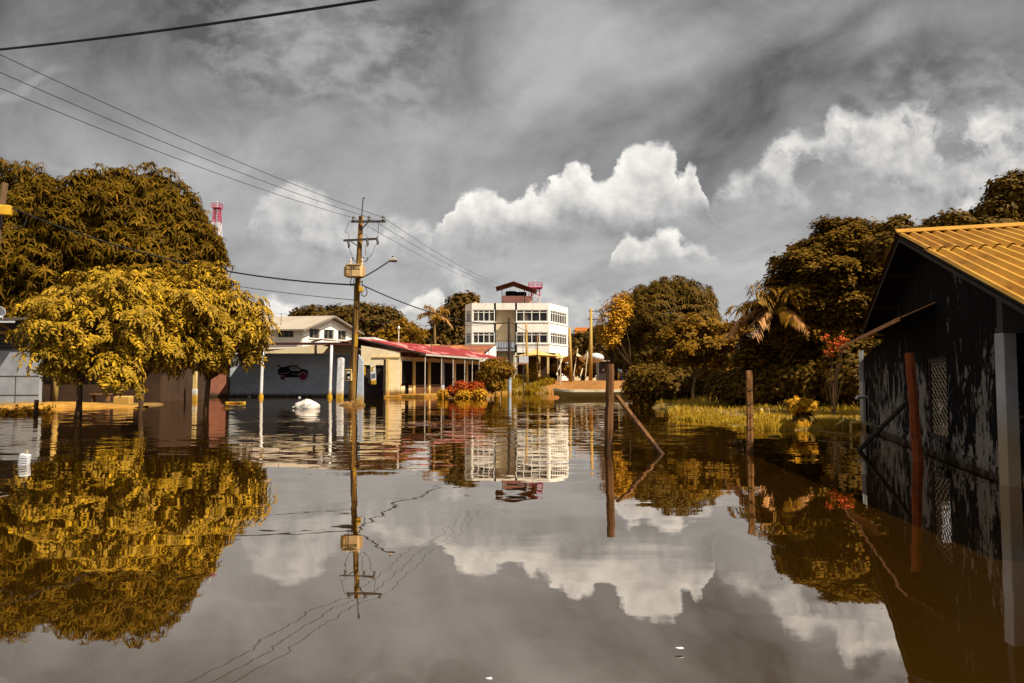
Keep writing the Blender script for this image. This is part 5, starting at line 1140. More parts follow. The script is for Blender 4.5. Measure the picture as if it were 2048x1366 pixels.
# ------------------------------------------------------------------ left edge: zinc shed, brown yard behind the trees
def build_left():
    Y = 39.; root = thing('zinc_shed', 'grey sheet metal shed at the left edge of the water', 'shed', (X(20, Y), Y+2, 0))
    m = MB(); x1 = X(80, Y); x0 = X(-160, Y)
    m.bx(x0, x1, Y, Y+.1, -.1, Z(701, Y)); m.bx(x1-.1, x1-.0, Y+.103, Y+.25, -.1, Z(701, Y)); m.bx(x0, x0+.1, Y+.103, Y+.25, -.1, Z(701, Y)); m.build('wall', 'zinc_sheet', root)
    m = MB()
    for py in (752, 790): m.bx(x0, x1, Y-.02, Y-.003, Z(py, Y)-.015, Z(py, Y)+.015)
    for px in (-60, 33): m.bx(X(px, Y)-.012, X(px, Y)+.012, Y-.018, Y-.003, .1, Z(752, Y)-.02)
    m.build('sheet_seam', 'dark_metal', root)
    m = MB()
    for i in range(4): m.bx(x0, x1+.3, Y-.05-.02*i, Y+.02, Z(698-7*i, Y)-.05, Z(698-7*i, Y)+.02)
    m.build('louvre', 'dark_metal', root)
    m = MB(); m.bx(x0, X(100, Y), Y-.3, Y-.15, Z(668, Y), Z(663, Y)); m.bar((X(-5, Y), Y-.25, Z(642, Y)), (X(27, Y), Y-.25, Z(662, Y)), .08, .10); m.build('roof_beam', 'pale_pole', root)
    m = MB(); m.corr((x0, Y-1.3, Z(640, Y-1.3)), (X(62, Y), Y-1.3, Z(640, Y-1.3)), (X(62, Y), Y+1.2, Z(632, Y)), (x0, Y+1.2, Z(632, Y)), 40, .03); m.bx(x0, X(60, Y), Y+.2, Y+.3, Z(700, Y), Z(641, Y)); m.build('roof', 'dark_metal', root)
    m = MB(); m.bx(x0, X(60, Y), Y-1.32, Y-1.29, Z(640, Y-1.3)-.14, Z(640, Y-1.3)-.045); m.build('roof_edge', 'plastic_white', root)
    # brown house wall behind the trees
    Y = 47.; root = thing('brown_house', 'dim brown house wall standing in shade behind the near trees', 'house', (X(190, Y), Y+1, 0))
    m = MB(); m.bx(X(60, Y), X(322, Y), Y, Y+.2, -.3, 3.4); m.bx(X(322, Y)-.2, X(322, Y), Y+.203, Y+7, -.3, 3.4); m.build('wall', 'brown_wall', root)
    m = MB(); m.corr((X(50, Y), Y-.9, 3.3), (X(330, Y), Y-.9, 3.3), (X(330, Y), Y+7, 4.3), (X(50, Y), Y+7, 4.3), 40, .03); m.build('roof', 'dark_metal', root)
    m = MB(); m.bx(X(106, Y), X(119, Y), Y-.06, Y-.003, -.1, 2.1); m.build('door', 'dark_void', root)
    m = MB(); m.bx(X(247, Y), X(280, Y), Y-.05, Y-.003, 1.0, 2.2); m.build('window', 'dark_void', root)
    m = MB(); p = X(113, 44); m.tube([(p, 44, -.2), (p, 44, 3.2)], .16, 9); tag(m.build('pillar', 'pale_pole', smooth=True), 'short pale pillar behind the trees beside the brown wall', 'pillar')
    # low bench with plank top
    t_ = thing('bench', 'low wooden bench standing behind the sunlit dirt strip', 'bench', (X(205, 40), 40, .1))
    m = MB(); m.bx(X(185, 40), X(221, 40), 39.8, 40.3, Z(789, 40), Z(787.5, 40)); m.build('seat', 'post_orange', t_)
    for px in (188, 217): m = MB(); m.bx(X(px, 40)-.05, X(px, 40)+.05, 39.9, 40.2, -.1, Z(789, 40)-.003); m.build('leg', 'post_wood', t_)
    mb_ = MB(); p = at(246, 797, 39.); mb_.bx(p.x-.42, p.x+.42, 38.8, 39.3, -.1, Z(792, 39)); tag(mb_.build('concrete_block', 'cream_pillar', bevel=.04), 'squat yellowish block behind the sunlit dirt strip', 'block')
    t_ = thing('gate_post', 'pale ornamented post in the water behind the trees', 'post', (X(391, 50), 50, -.3)); m = MB(); p = X(391, 50)
    m.bx(p-.14, p+.14, 49.9, 50.15, -.4, Z(778, 50)); m.build('pillar', 'white_post', t_, bevel=.02); m = MB(); m.bx(p-.11, p+.11, 49.92, 50.12, Z(778, 50)+.003, Z(742, 50)); m.build('upper_part', 'cream_pillar', t_)
    t_ = thing('wall_picture', 'small red framed panel on the wall behind the trees', 'panel', (X(339, 61.8), 61.8, 1)); m = MB(); m.bx(X(331, 61.8), X(348, 61.8), 61.86, 61.99, Z(758, 61.8), Z(741, 61.8)); m.build('board', 'red_flower', t_); m = MB(); m.bx(X(334, 61.8), X(345, 61.8), 61.84, 61.857, Z(755, 61.8), Z(744, 61.8)); m.build('picture', 'sack_white', t_)
build_left()
t_ = thing('satellite_dish', 'white satellite dish above the shed roof at the left edge', 'dish', at(2, 640, 38)); mb = MB(); c_ = at(1, 626, 38); vs = []; n_ = 16
for i in range(6):
    r_i = .40*i/5
    for j in range(n_): q_ = 2*PI*j/n_; vs.append(c_+Vector((r_i*math.cos(q_), .22*(r_i/.4)**2*-1, r_i*math.sin(q_)*.75+.05*r_i)))
mb.add(vs, [(i*n_+j, (i+1)*n_+j, (i+1)*n_+(j+1) % n_, i*n_+(j+1) % n_) for i in range(5) for j in range(n_)]); o_ = mb.build('reflector', 'plastic_white', t_, smooth=True); sm = o_.modifiers.new('thick', 'SOLIDIFY'); sm.thickness = .02
mb = MB(); mb.tube([c_, c_+Vector((.05, .1, -.2)), at(4, 640, 38)], .03, 6); mb.build('mount', 'lamp_grey', t_)

# ------------------------------------------------------------------ things afloat
def sack():
    c = at(615, 812, 35.); rr = RNG(9)
    def f(d): return 1+.08*math.sin(6*d.x+2*d.z)+.06*math.sin(11*d.y+5*d.x)
    m = MB(); m.ball((c.x, c.y, .06), (.58, .42, .36), 26, 14, f)
    t_ = thing('sack', 'stuffed white sack floating in the water before the blue house', 'sack', (c.x, c.y, 0)); m.build('bag', 'sack_white', t_, smooth=True)
    m = MB(); m.tube([(c.x-.56, c.y-.1, .08), (c.x-.61, c.y-.14, .08), (c.x-.65, c.y-.18, .04)], [.06, .035, .05], 8); m.build('tied_neck', 'sack_white', t_, smooth=True)
    m = MB()
    for i, (a_, b_) in enumerate(((-.22, .0), (-.08, .04), (.05, -.01), (.17, .03))): m.bar((c.x+a_, c.y-.43+abs(a_)*.15, .20+b_), (c.x+a_+.09, c.y-.43+abs(a_)*.15, .16+b_), .012, .03)
    m.build('print', 'post_orange', t_)
sack()
m = MB(); p = at(472, 806, 43.); m.bx(p.x-.55, p.x+.55, 42.8, 43.1, -.05, .10); t_ = thing('crate', 'flat yellow crate floating before the salmon wall', 'crate', (p.x, 43, 0)); m.build('body', 'yellow_paint', t_, bevel=.03); m = MB(); m.bx(p.x-.30, p.x+.30, 42.78, 42.797, .0, .05); m.build('slot', 'post_red', t_)
t_ = thing('jerrycan', 'pale plastic jug floating upright near the left edge', 'jug', at(56, 930, 11.6)); p = Vector((X(56, 11.6), 11.6, 0))
m = MB(); m.box(p+Vector((0, 0, .06)), (.15, .10, .22), R=Matrix.Rotation(.12, 3, 'Y')); m.build('body', 'plastic_white', t_, bevel=.025)
m = MB(); m.tube([p+Vector((.03, 0, .17)), p+Vector((.035, 0, .215))], .022, 8); m.build('cap', 'blue_post', t_); m = MB()
for i in range(4): m.box(p+Vector((-.002+.004*i, -.052, .005+.035*i)), (.14, .008, .006), R=Matrix.Rotation(.12, 3, 'Y'))
m.build('rib', 'plastic_white', t_)
def flat_bit(px, py, size, mt, name, label, cat, seed):
    rr = RNG(seed); Y = CH*F/(py-HOR); c = Vector((X(px, Y), Y, max(tz(X(px, Y), Y), 0)+.02)); m = MB(); m.ball(c, (size, size*.5, size*.3), 9, 5, lambda d: 1+.25*math.sin(3*d.x+seed)+.2*math.sin(5*d.y)); return tag(m.build(name, mt, smooth=True), label, cat)
flat_bit(1414, 836, .18, 'plastic_white', 'litter', 'white crumpled litter lying on the left part of the grass', 'litter', 1)
m = MB(); p = at(1523, 832, 27.); p.z = max(tz(p.x, 27), 0); m.box(p+Vector((0, 0, .16)), (.13, .11, .22)); t_ = thing('jug', 'yellow plastic jug standing in the grass right of the wire ringed post', 'jug', p); m.build('body', 'yellow_paint', t_, bevel=.03); m = MB(); m.tube([p+Vector((0, 0, .27)), p+Vector((0, 0, .31))], .03, 8); m.build('cap', 'white_paint', t_)
flat_bit(1547, 872, .12, 'white_post', 'litter', 'pale stick of litter in the water below the grass', 'litter', 4)
flat_bit(1352, 1293, .018, 'plastic_white', 'litter', 'tiny white scrap floating in the near water right of centre', 'litter', 5)
flat_bit(978, 1352, .016, 'plastic_white', 'litter', 'tiny white scrap floating at the bottom edge of the water', 'litter', 6)
flat_bit(500, 793.5, .16, 'plastic_white', 'litter', 'white scrap floating left of the white porch post', 'litter', 7)
flat_bit(600, 795, .14, 'sack_white', 'litter', 'scraps floating at the blue wall above the white sack', 'litter', 8)
t_ = thing('pipe_stand', 'short bent yellow pipe standing in the water by the hut corner', 'pipe', at(1698, 880, 17.8)); m = MB(); Yp = 17.8; m.tube([(X(1699, Yp), Yp, -.3), (X(1699, Yp), Yp, Z(846, Yp))], .035, 8); m.tube([(X(1697, Yp), Yp, Z(845, Yp)), (X(1718, Yp), Yp-.1, Z(847, Yp))], .035, 8); m.build('pipe', 'pale_pole', t_, smooth=True)
m = MB(); m.tube([at(1674, 851, 18.4), at(1692, 838, 18.2)], .05, 8); tag(m.build('log', 'pale_pole', smooth=True), 'short cut log slanting out of the water near the hut', 'log')
m = MB(); m.tube([at(1636, 862, 17.8), at(1665, 866, 17.3), at(1702, 869, 17.)], .022, 6); tag(m.build('branch', 'bark_pale', smooth=True), 'thin fallen branch lying on the water beside the grass', 'branch')

# ------------------------------------------------------------------ trees and plants
r_ = RNG(21)
T_ros = [rosette(r_, 10, .56, .10, .75) for _ in range(5)]
T_ros_s = [rosette(r_, 9, .42, .10, .6) for _ in range(4)]
T_pin = [pinnate(r_, 5, .52, .19, .075) for _ in range(8)]
T_spray = [spray(r_, 12, .36, .26, .13, .3) for _ in range(4)]
T_far = [spray(r_, 9, .75, .62, .36, .3) for _ in range(4)]
T_small = [spray(r_, 10, .22, .17, .10, .3) for _ in range(4)]
def lob(px, py, Y, rx, ry, rz): p = at(px, py, Y); return ((p.x, p.y, p.z), (rx, ry, rz))
# two big mangos on the left
Y = 54.
tree('mango_tree', 'huge round mango tree right of the pair towering behind the small trees', 'tree', (X(255, Y), Y, .1),
     [lob(265, 480, Y, 5.9, 5.5, 5.3), lob(345, 520, Y-.5, 3.7, 4.2, 4.6), lob(250, 400, Y, 3.4, 3.8, 2.2), lob(180, 450, Y-2, 3.4, 3.8, 3.2), lob(330, 430, Y, 2.9, 3.5, 2.5), lob(375, 610, Y-1.5, 2.7, 3, 3.3), lob(270, 560, Y-4.2, 3.2, 2.6, 2.6), lob(150, 600, Y-1, 4.5, 5, 4.3), lob(395, 510, Y, 1.9, 2.5, 2.4), lob(300, 660, Y, 4.5, 4.5, 3.2), lob(430, 640, Y, 2.0, 2.4, 2.6), lob(400, 570, Y-2.6, 1.5, 1.6, 1.8), lob(215, 500, Y-5, 2.2, 1.8, 1.8)],
     T_ros, 'leaf_mango', 4.6, RNG(31), .45, upb=.5, s0=.8, s1=1.3, bump=.10, gap=.95, fr=1.0)
tree('mango_tree', 'tall round mango tree left of the pair, cut by the left edge', 'tree', (X(20, Y), Y, .1),
     [lob(25, 500, Y, 5.7, 5.5, 5.6), lob(20, 400, Y, 3.6, 4, 2.9), lob(100, 440, Y-1, 3.2, 3.6, 3.0), lob(-70, 430, Y, 4, 4, 3.2), lob(40, 600, Y-2.5, 4, 3.6, 4), lob(-60, 560, Y-1, 4, 4, 4), lob(85, 530, Y-3.8, 2.6, 2.4, 2.6), lob(-20, 500, Y-4.6, 2.6, 2.4, 2.4)],
     T_ros, 'leaf_mango', 4.6, RNG(32), .45, upb=.5, s0=.8, s1=1.3, bump=.10, gap=.95)
# three small trees standing in the water
def pin(name_i, label, trunks, lobes, dens, seed, r=.10):
    tree('small_tree', label, 'tree', trunks[0], lobes, T_pin, 'leaf_pinnate', dens*.9, RNG(seed), r*.8, upb=.5, s0=.65, s1=1.2, tangent=True, bump=.14, trunks=trunks, fork=.45, fr=.6, core=True, pad=(int(dens*4.4), 24, (.24, .52)))
Y = 27.
pin(0, 'small leafy tree in the water nearest the left edge, bright yellow on top', [(X(172, Y), Y-.6, -.4)],
    [lob(175, 648, Y, 1.95, 1.9, 1.35), lob(105, 668, Y-.3, .95, 1.2, .85), lob(270, 655, Y+.2, 1.15, 1.3, 1.15), lob(210, 580, Y, 1.35, 1.3, .85), lob(120, 715, Y-.5, .95, 1, .6), lob(235, 735, Y-.6, .85, .9, .65), lob(140, 620, Y+.2, 1.25, 1.3, .9), lob(260, 595, Y+.4, 1.0, 1, .7)], 15, 41)
Y = 29.
pin(1, 'small leafy tree in the water with a dark straight trunk, middle of three', [(X(310, Y), Y-1.2, -.4)],
    [lob(320, 655, Y, 1.3, 1.4, 1.35), lob(300, 590, Y+.3, 1.25, 1.3, .95), lob(360, 610, Y+.6, 1.2, 1.2, 1.0), lob(325, 705, Y-.2, .9, 1, .6)], 14, 42, .11)
Y = 31.
pin(2, 'small leafy tree in the water with a forked trunk, rightmost of three', [(X(411, Y), Y, -.4), (X(414, Y), Y+.1, -.4)],
    [lob(440, 650, Y, 1.75, 1.7, 1.5), lob(400, 590, Y+.4, 1.35, 1.4, 1.1), lob(490, 668, Y, .8, 1.1, 1.0), lob(475, 620, Y+.2, 1.15, 1.2, 1.0), lob(375, 665, Y-.2, 1.15, 1.2, 1.05), lob(425, 710, Y-.4, 1.1, 1.0, .55), lob(508, 695, Y, .45, .6, .7), lob(420, 556, Y+.5, .85, .9, .7)], 14, 43, .085)
# right side
Y = 67.
tree('mango_tree', 'dark rounded mango tree on the right bank beside the red road', 'tree', (X(1330, Y), Y, .3),
     [lob(1330, 640, Y, 4.32, 4.08, 3.36), lob(1370, 600, Y, 2.64, 2.88, 2.04), lob(1290, 630, Y, 2.76, 2.88, 2.52), lob(1260, 640, Y+.3, 2.04, 2.40, 1.92), lob(1330, 585, Y, 2.04, 2.28, 1.32), lob(1395, 660, Y-.3, 2.28, 2.64, 2.64), lob(1300, 710, Y, 3.36, 3.12, 2.16), lob(1250, 690, Y, 1.56, 1.92, 1.92), lob(1410, 610, Y, 1.20, 1.44, 1.20), lob(1370, 710, Y, 3.12, 3.12, 2.28)],
     T_ros, 'leaf_dark', 5.6, RNG(51), .25, upb=.45, s0=.8, s1=1.2, bump=.10, gap=.95, fr=.8)
p = at(1232, 640, 58); 
tree('young_tree', 'small yellow leaved tree peeking out left of the dark mango', 'tree', (X(1268, 59), 59, .1), [lob(1222, 640, 59, 1.1, 1.2, 1.4), lob(1240, 610, 59, .9, 1, .9), lob(1220, 672, 59, .8, 1, .8)], T_spray, 'leaf_yellow', 7, RNG(52), .08, gap=.8, s0=.8, s1=1.1, core=False)
Y = 38.
tree('young_tree', 'slender yellowish tree with a pale thin trunk on the grassy bank', 'tree', (X(1384, Y), Y, 0),
     [lob(1385, 690, Y, 1.5, 1.4, 1.1), lob(1400, 655, Y, 1.2, 1.2, .75), lob(1350, 715, Y, 1.0, 1, .75), lob(1440, 690, Y, 1.1, 1.1, .8), lob(1470, 660, Y+.4, .8, .8, .45), lob(1360, 670, Y, .9, .9, .6), lob(1425, 725, Y, 1.0, 1, .5), lob(1490, 640, Y+.6, .45, .5, .3)],
     T_small, 'leaf_mid', 17, RNG(53), .075, bark='bark_pale', s0=.8, s1=1.3, upb=.5, bump=.15, fork=.45, fr=.6, core=False, pad=(85, 26, (.25, .5)))
Y = 41.
tree('young_tree', 'thin young tree between the slender yellowish tree and the wire ringed post', 'tree', (X(1441, Y), Y, 0), [lob(1450, 720, Y, 1.0, 1, .8), lob(1470, 690, Y, .9, 1, .6), lob(1430, 745, Y, .8, .9, .5)], T_small, 'leaf_mid', 16, RNG(54), .06, bark='bark_pale', fr=.6, core=False, pad=(50, 26, (.22, .45)))
Y = 33.
tree('broad_tree', 'large dark spreading tree with sunlit top left of the black hut', 'tree', (X(1660, Y), Y, .2),
     [lob(1650, 600, Y, 2.5, 2.4, 2.5), lob(1700, 520, Y, 1.9, 2, 1.35), lob(1620, 545, Y-.4, 1.5, 1.6, 1.2), lob(1740, 560, Y-.3, 1.7, 2, 1.9), lob(1590, 610, Y-.3, 1.0, 1.4, 1.1), lob(1700, 480, Y+.2, 1.0, 1.2, .75), lob(1585, 660, Y, 1.4, 1.6, 1.3), lob(1690, 670, Y, 2.2, 2, 1.7), lob(1570, 690, Y, 1.0, 1.3, .9), lob(1640, 510, Y, 1.0, 1.1, .7), lob(1760, 500, Y, 1.1, 1.3, 1.0), lob(1780, 640, Y, 1.6, 2, 1.9), lob(1560, 575, Y-.3, .55, .6, .3), lob(1535, 640, Y-.2, .5, .6, .35), lob(1610, 505, Y, .5, .6, .3), lob(1665, 455, Y, .6, .6, .3), lob(1500, 700, Y, .6, .6, .5)],
     T_small, 'leaf_broad', 20, RNG(55), .2, s0=.8, s1=1.4, upb=.6, bump=.14, fr=.7, pad=(430, 46))
Y = 25.
tree('almond_tree', 'big leaved tree rising behind the orange hut roof at the right edge', 'tree', (X(2010, Y), Y, .0),
     [lob(2040, 400, Y, .9, 1.0, .62), lob(1985, 425, Y, .5, .7, .35), lob(2090, 420, Y, 1.3, 1.3, 1.2), lob(1900, 450, Y-.3, .5, .7, .28), lob(1860, 463, Y-.2, .38, .5, .22), lob(1960, 470, Y, 1.0, 1.2, .5), lob(2010, 375, Y, .4, .5, .3), lob(2080, 520, Y, 1.8, 1.8, 1.6)],
     T_small, 'leaf_dark', 42, RNG(56), .10, gap=1.2, s0=.9, s1=1.35, upb=.4, bump=.2, fr=.35)
tree('almond_tree', 'twiggy tree top between the broad tree and the hut ridge', 'tree', (X(1830, 27), 27, .0), [lob(1795, 470, 27, .45, .6, .45), lob(1780, 500, 27, .7, .8, .6), lob(1830, 500, 27, .8, .9, .6), lob(1802, 448, 27, .28, .3, .2)], T_small, 'leaf_dark', 42, RNG(57), .09, gap=1.1, s0=.9, s1=1.3, upb=.4, bump=.2, fr=.35)
def bush(name, label, px, py, Y, lobes, mt, dens, seed, temps=None, group=None, **kw):
    x_ = X(px, Y); return tree(name, label, 'bush' if 'category' not in kw else kw.pop('category'), (x_, Y, max(tz(x_, Y), -.1)), lobes, temps or T_small, mt, dens, RNG(seed), .045, s0=.8, s1=1.3, upb=.4, bump=.15, fr=.5, group=group, **kw)
bush('shrub', 'dark undergrowth below the slender yellowish tree', 1350, 780, 43, [lob(1340, 765, 43, 1.5, 1.2, .75), lob(1400, 770, 43.5, 1.4, 1.2, .7), lob(1300, 760, 44, 1.2, 1.2, .8), lob(1450, 772, 43, 1.5, 1.2, .75)], 'leaf_dark', 16, 61, T_spray)
bush('shrub', 'dark undergrowth at the foot of the broad tree', 1560, 780, 33.5, [lob(1520, 765, 33.5, 1.3, 1, .75), lob(1590, 755, 33, 1.4, 1, .9), lob(1660, 760, 32, 1.5, 1, .95), lob(1720, 740, 31, 1.4, 1, 1.2), lob(1480, 770, 35, 1.2, 1, .7), lob(1545, 720, 34, 1.1, 1, .8)], 'leaf_dark', 18, 62, T_spray)
bush('shrub', 'yellowish shrub hiding the right end of the white boat', 1285, 800, 47, [lob(1285, 760, 47, .95, .9, .75), lob(1265, 780, 47, .55, .7, .45), lob(1310, 785, 46.5, .8, .8, .7), lob(1290, 795, 46.5, .7, .7, .5)], 'leaf_mid', 26, 63, None)
bush('shrub', 'bushy green shrub with leggy stems at the end of the red roof', 990, 785, 60, [lob(990, 735, 60, 1.2, 1.1, .75), lob(1012, 742, 60, .75, .8, .5), lob(972, 750, 60, .7, .8, .7), lob(985, 765, 60, .9, .8, .7)], 'leaf_mid', 26, 64, None)
bush('croton', 'reddish croton bushes before the dark porch', 930, 790, 57, [lob(920, 777, 57, .55, .5, .42), lob(950, 775, 57.3, .6, .5, .42), lob(905, 783, 57, .35, .4, .25)], 'leaf_red', 34, 65, None)
bush('shrub', 'low yellow green weeds at the porch edge left of the crotons', 885, 792, 56.5, [lob(885, 788, 56.5, .35, .35, .25), lob(960, 788, 56.5, .55, .4, .28), lob(925, 790, 56.2, .5, .35, .22)], 'leaf_yellow', 34, 66, None)
bush('water_weed', 'low yellowish weeds floating by the shed at the left edge', 30, 828, 29, [lob(20, 829, 29, .5, .35, .07), lob(55, 827, 29.5, .35, .3, .06), lob(85, 825, 30, .25, .25, .05)], 'leaf_yellow', 40, 130, None, core=False)
# plant with big yellow leaves by the grass
T_croton = [spray(RNG(77), 10, .12, .26, .12, .5) for _ in range(3)]
def croton_plant():
    Y = 20.6; root = thing('garden_plant', 'leafy plant with big bright yellow leaves at the edge of the grass', 'plant', (X(1605, Y), Y, 0))
    m = MB()
    for px, py in ((1600, 815), (1590, 835), (1618, 830), (1597, 852)): m.tube([(X(1605, Y), Y, -.2), at(1604, 850, Y), at(px, py, Y)], [.02, .016, .01], 6)
    m.build('stem', 'bark', root)
    for nm, mt, lo, d, sd in (('yellow_leaves', 'leaf_yellow', [lob(1592, 808, Y-.1, .15, .13, .09), lob(1617, 809, Y-.1, .13, .13, .09), lob(1572, 861, Y-.4, .18, .2, .07), lob(1604, 858, Y-.4, .22, .2, .07)], 150, 71), ('dark_leaves', 'leaf_dark', [lob(1607, 835, Y+.1, .20, .2, .13)], 90, 72)):
        p, n = shell(RNG(sd), lo, d, .3, 1., gap=9, cull=0.); scatter(nm, p, n, T_croton, mt, root, RNG(sd), .6, .95, .45)
croton_plant()
def flower_bush():
    Y = 24.; root = thing('flowering_bush', 'sparse bush with orange red flowers beside the black hut', 'bush', (X(1665, Y), Y, .0)); rr = RNG(81); m = MB(); pts = []
    for i in range(16):
        p = at(rr.uniform(1637, 1690), rr.uniform(672, 745), Y+rr.uniform(-.3, .3)); pts.append(p); b_ = Vector((X(1665, Y), Y, -.1)); m.tube([b_, b_.lerp(p, .5)+Vector((rr.uniform(-.1, .1), 0, .1)), p], [.010, .007, .004], 5)
    m.build('stem', 'bark', root); f = MB()
    for p in pts:
        if Z(725, Y) < p.z:
            for k_ in range(12): d = Vector(rr.normal(size=3))*.07; f.ball(p+d, (.036, .036, .028), 6, 4)
    f.build('flowers', 'red_flower', root)
    P_ = np.array([tuple(p) for p in pts]).repeat(5, 0)+rr.normal(size=(80, 3))*.10; scatter('leaves', P_, np.tile((0, 0, 1.), (80, 1)), T_small, 'leaf_mid', root, rr, .4, .6, .4)
flower_bush()
def palm(name, label, px, Y, pyc, L, nf, seed, mts, trunk_px=None, r=.16, tY=None):
    rr = RNG(seed); c = at(px, pyc, Y); tY = tY or Y; bx0 = X(trunk_px or px, tY); zg = max(tz(bx0, tY), 0)-.2; root = thing('palm_tree', label, 'palm', (bx0, tY, zg)); m = MB()
    m.tube([(bx0, tY, zg), (bx0*.7+c.x*.3, tY*.75+Y*.25, zg+(c.z-zg)*.4), (bx0*.2+c.x*.8, tY*.3+Y*.7, zg+(c.z-zg)*.8), tuple(c)], [r*1.3, r, r*.9, r*.8], 10); m.build('trunk', 'bark_pale', root, smooth=True)
    for i in range(nf):
        az = 2*PI*i/nf*1.0+rr.uniform(-.2, .2); e = rr.uniform(-.15, 1.15); Lf = L*rr.uniform(.85, 1.1); h = np.array((math.cos(az), math.sin(az), 0)); ls = []; spine = []
        for j in range(13): t = j/12; spine.append(np.array(c)+h*Lf*t*math.cos(e)*(1-.12*t)+np.array((0, 0, 1.))*(Lf*t*math.sin(e)-Lf*(.50+.25*rr.uniform())*t*t))
        sd = np.cross(h, (0, 0, 1.))
        for j in range(2, 26):
            t = j/26; k_ = min(int(t*12), 11); fz = t*12-k_; p = spine[k_]*(1-fz)+spine[k_+1]*fz; tg = spine[k_+1]-spine[k_]; tg /= np.linalg.norm(tg)
            for sg in (-1, 1): ls.append(strip(p, sd*sg*.75+tg*.75+np.array((0, 0, -.10)), Lf*.27*math.sin(PI*min(1, t*.85+.15))+.05, .075*L/3, .38+.3*rr.uniform()))
        V, Fq, lid = cat_leaves(ls); fr = npmesh('frond', V, Fq, mts[0] if e > .1 else mts[1], root, rr.uniform(0, 1, lid.max()+1)[lid])
        m = MB(); m.tube([tuple(q_) for q_ in spine], [.03*L/3*(1-.07*k_) for k_ in range(13)], 5); m.build('midrib', 'bark_pale', fr)
    return root
palm('palm_tree', 'coconut palm with drooping dry fronds left of the broad dark tree', 1546, 32.1, 612, 2.6, 20, 91, ('leaf_mid', 'leaf_palm_dry'), 1640, tY=36)
palm('palm_tree', 'tall coconut palm left of the white building', 868, 104, 628, 3.4, 17, 92, ('leaf_palm', 'leaf_palm_dry'), 872, .2)
palm('palm_tree', 'second paler palm farther left behind the red roof', 826, 108, 668, 3.2, 14, 93, ('leaf_mid', 'leaf_palm'), 828, .2)
def ftree(label, px, Y, lobes, mt, seed, dens=3.2, group='trees far behind the houses'):
    x_ = X(px, Y); tree('far_tree', label, 'tree', (x_, Y, 1.2), lobes, T_far, mt, dens, RNG(seed), .3, upb=.45, s0=.8, s1=1.4, bump=.14, gap=1.15, fr=1.4, group=group)
ftree('dark far tree just right of the transformer pole', 735, 130, [lob(735, 645, 130, 5.5, 4, 3.2), lob(700, 650, 130, 3.5, 3, 2.6), lob(770, 655, 130, 4, 3, 3.2), lob(725, 628, 130, 3, 3, 1.6), lob(775, 635, 130, 2, 2, 1.4), lob(740, 680, 130, 6, 4, 3)], 'leaf_far', 101)
ftree('dark far tree directly above the gable roof', 640, 135, [lob(640, 635, 135, 5, 4, 1.6), lob(690, 640, 135, 4, 4, 2.4), lob(620, 660, 135, 5, 4, 2.6)], 'leaf_far', 102)
ftree('far rounded tree left of the palm behind the red roof', 800, 118, [lob(805, 670, 118, 2.6, 2.5, 1.9), lob(780, 680, 118, 2.4, 2.5, 1.6), lob(840, 685, 118, 3, 2.5, 1.8)], 'leaf_mid', 103)
ftree('tall far tree close against the left side of the white building', 915, 112, [lob(922, 620, 112, 2.6, 2.6, 2.2), lob(900, 650, 112, 2.8, 2.6, 2.6), lob(930, 605, 112, 1.8, 1.9, 1.1), lob(915, 680, 112, 3.2, 3, 2.6), lob(885, 690, 112, 2.6, 2.5, 2)], 'leaf_far', 104)
ftree('dark far trees crown between the white building and the road pole', 1165, 108, [lob(1160, 700, 108, 2.2, 2.5, 2.4), lob(1190, 690, 108, 2.4, 2.5, 2.2), lob(1170, 720, 108, 2.8, 2.5, 2)], 'leaf_far', 105)
ftree('dark far tree above the kiosk', 1222, 105, [lob(1215, 690, 105, 2.6, 2.6, 2.4), lob(1240, 680, 105, 2.4, 2.5, 2.6), lob(1225, 725, 105, 3, 2.5, 2)], 'leaf_far', 106)
ftree('far dark tree behind the right bank mango', 1300, 100, [lob(1290, 700, 100, 4, 3, 3), lob(1350, 710, 100, 4, 3, 3), lob(1410, 715, 100, 4, 3, 2.6)], 'leaf_far', 107)
bush('shrub', 'yellow green bush between the sail poles', 1163, 745, 89, [lob(1163, 728, 89, .95, .9, .9), lob(1155, 738, 89, .7, .8, .6)], 'leaf_mid', 9, 110, T_spray)
bush('shrub', 'dark bush under the left shade sail', 1122, 745, 89, [lob(1122, 735, 89, 1.0, .9, .8), lob(1135, 740, 89, .8, .8, .6)], 'leaf_mid', 9, 111, T_spray)
bush('shrub', 'small sunlit bush beside the tan tent pole', 1066, 745, 84, [lob(1064, 727, 84, .7, .7, .75), lob(1068, 738, 84, .5, .6, .5)], 'leaf_mid', 12, 112, T_spray)
# far wood along the horizon
lobes = []; rr = RNG(120)
for i in range(70):
    px = -500+i*44+rr.uniform(-15, 15); Yq = rr.uniform(165, 185); lobes.append(((X(px, Yq), Yq, 2.5+rr.uniform(0, 1.5)), (4.6, 3.5, 3.2+rr.uniform(0, 2.2))))
p, n = shell(RNG(121), lobes, .8, .6, 1.03, gap=9); tag(scatter('woodland', p, n, T_far, 'leaf_far', None, RNG(122), 1.2, 2., .4, loc=(0, 170, 0)), 'far line of dark trees along the horizon', 'woodland', kind='stuff')

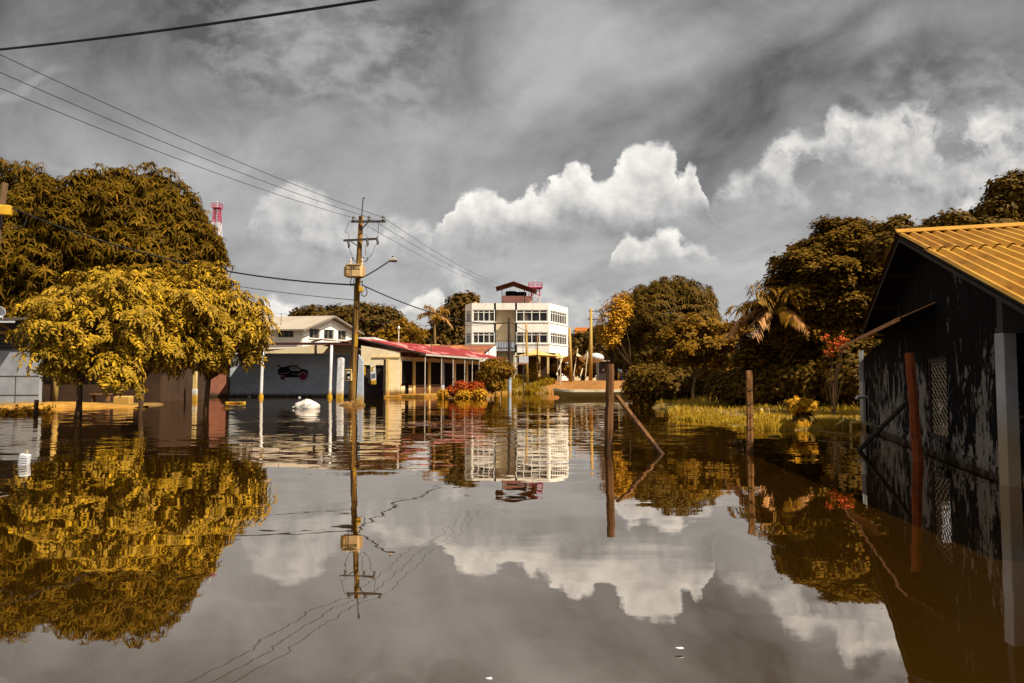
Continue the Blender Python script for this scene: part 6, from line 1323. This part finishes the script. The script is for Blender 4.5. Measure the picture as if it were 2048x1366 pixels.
# ------------------------------------------------------------------ grass
def grass(name, label, xr, yr, n, hmin, hmax, seed, dens=None, zlim=(-.03, 9), w=.02, clump=.5, mask=None):
    rr = RNG(seed); x_ = rr.uniform(*xr, n); y_ = rr.uniform(*yr, n); wv = waves(RNG(seed+1), 6, 1.2, 4.); w2 = waves(RNG(seed+2), 6, .5, 1.2)
    pp = np.stack((x_, y_, np.zeros(n)), -1); g = wv(pp); z = terr(x_, y_); keep = (z > zlim[0]) & (z < zlim[1]) & (g > -1.2+rr.uniform(0, 1, n)*1.1)
    if mask is not None: keep &= mask(x_, y_)
    x_, y_, z, g = x_[keep], y_[keep], z[keep], g[keep]; n = len(x_); pp = pp[keep]
    h = rr.uniform(hmin, hmax, n)*(1+clump*np.clip(g, -1, 1.5))*(1+.3*np.clip(w2(pp), -1, 1)); az = rr.uniform(0, 2*PI, n); ln = rr.uniform(.2, .9, n)
    d = np.stack((np.cos(az), np.sin(az), np.zeros(n)), -1); s_ = np.stack((-d[:, 1], d[:, 0], d[:, 2]), -1); b_ = np.stack((x_, y_, np.maximum(z, -.02)), -1); up = np.array((0, 0, 1.))
    ww = w*(.7+y_/40)[:, None]; rows = []
    for t, wf in ((0, 1.), (.5, .8), (.85, .45), (1., .05)):
        c = b_+up*(h*t*(1-.35*ln*t))[:, None]+d*(h*ln*t*t*.9)[:, None]; rows += [c-s_*ww*wf/2, c+s_*ww*wf/2]
    V = np.stack(rows, 1); Fq = STRIPF[None]+(np.arange(n)*8)[:, None, None]
    tint = np.clip(.5+.25*w2(pp)+rr.uniform(-.3, .35, n), 0, 1).repeat(8)
    return tag(npmesh(name, V.reshape(-1, 3), Fq.reshape(-1, 4), 'grass_blade', None, tint, (np.mean(x_), np.mean(y_), 0)), label, 'grass', kind='stuff')
grass('grass', 'yellow green grass growing out of the shallow water on the right bank', (2.5, 13.), (15.5, 27), 60000, .06, .17, 201, w=.016)
grass('grass', 'grass on the farther part of the right bank below the trees', (3.5, 24), (27, 62), 45000, .10, .30, 203, w=.022)
grass('grass', 'tall grass on the mound between the white building and the road', (-2.5, 7.5), (76, 92), 22000, .3, .8, 205, w=.035, mask=lambda a_, b_: (a_ < 3.4+.04*(b_-72)+1.0*np.sin(b_)))
grass('grass', 'grass tufts along the shore near the shrub', (-6, 1.5), (70, 80), 5000, .15, .4, 207, w=.035)
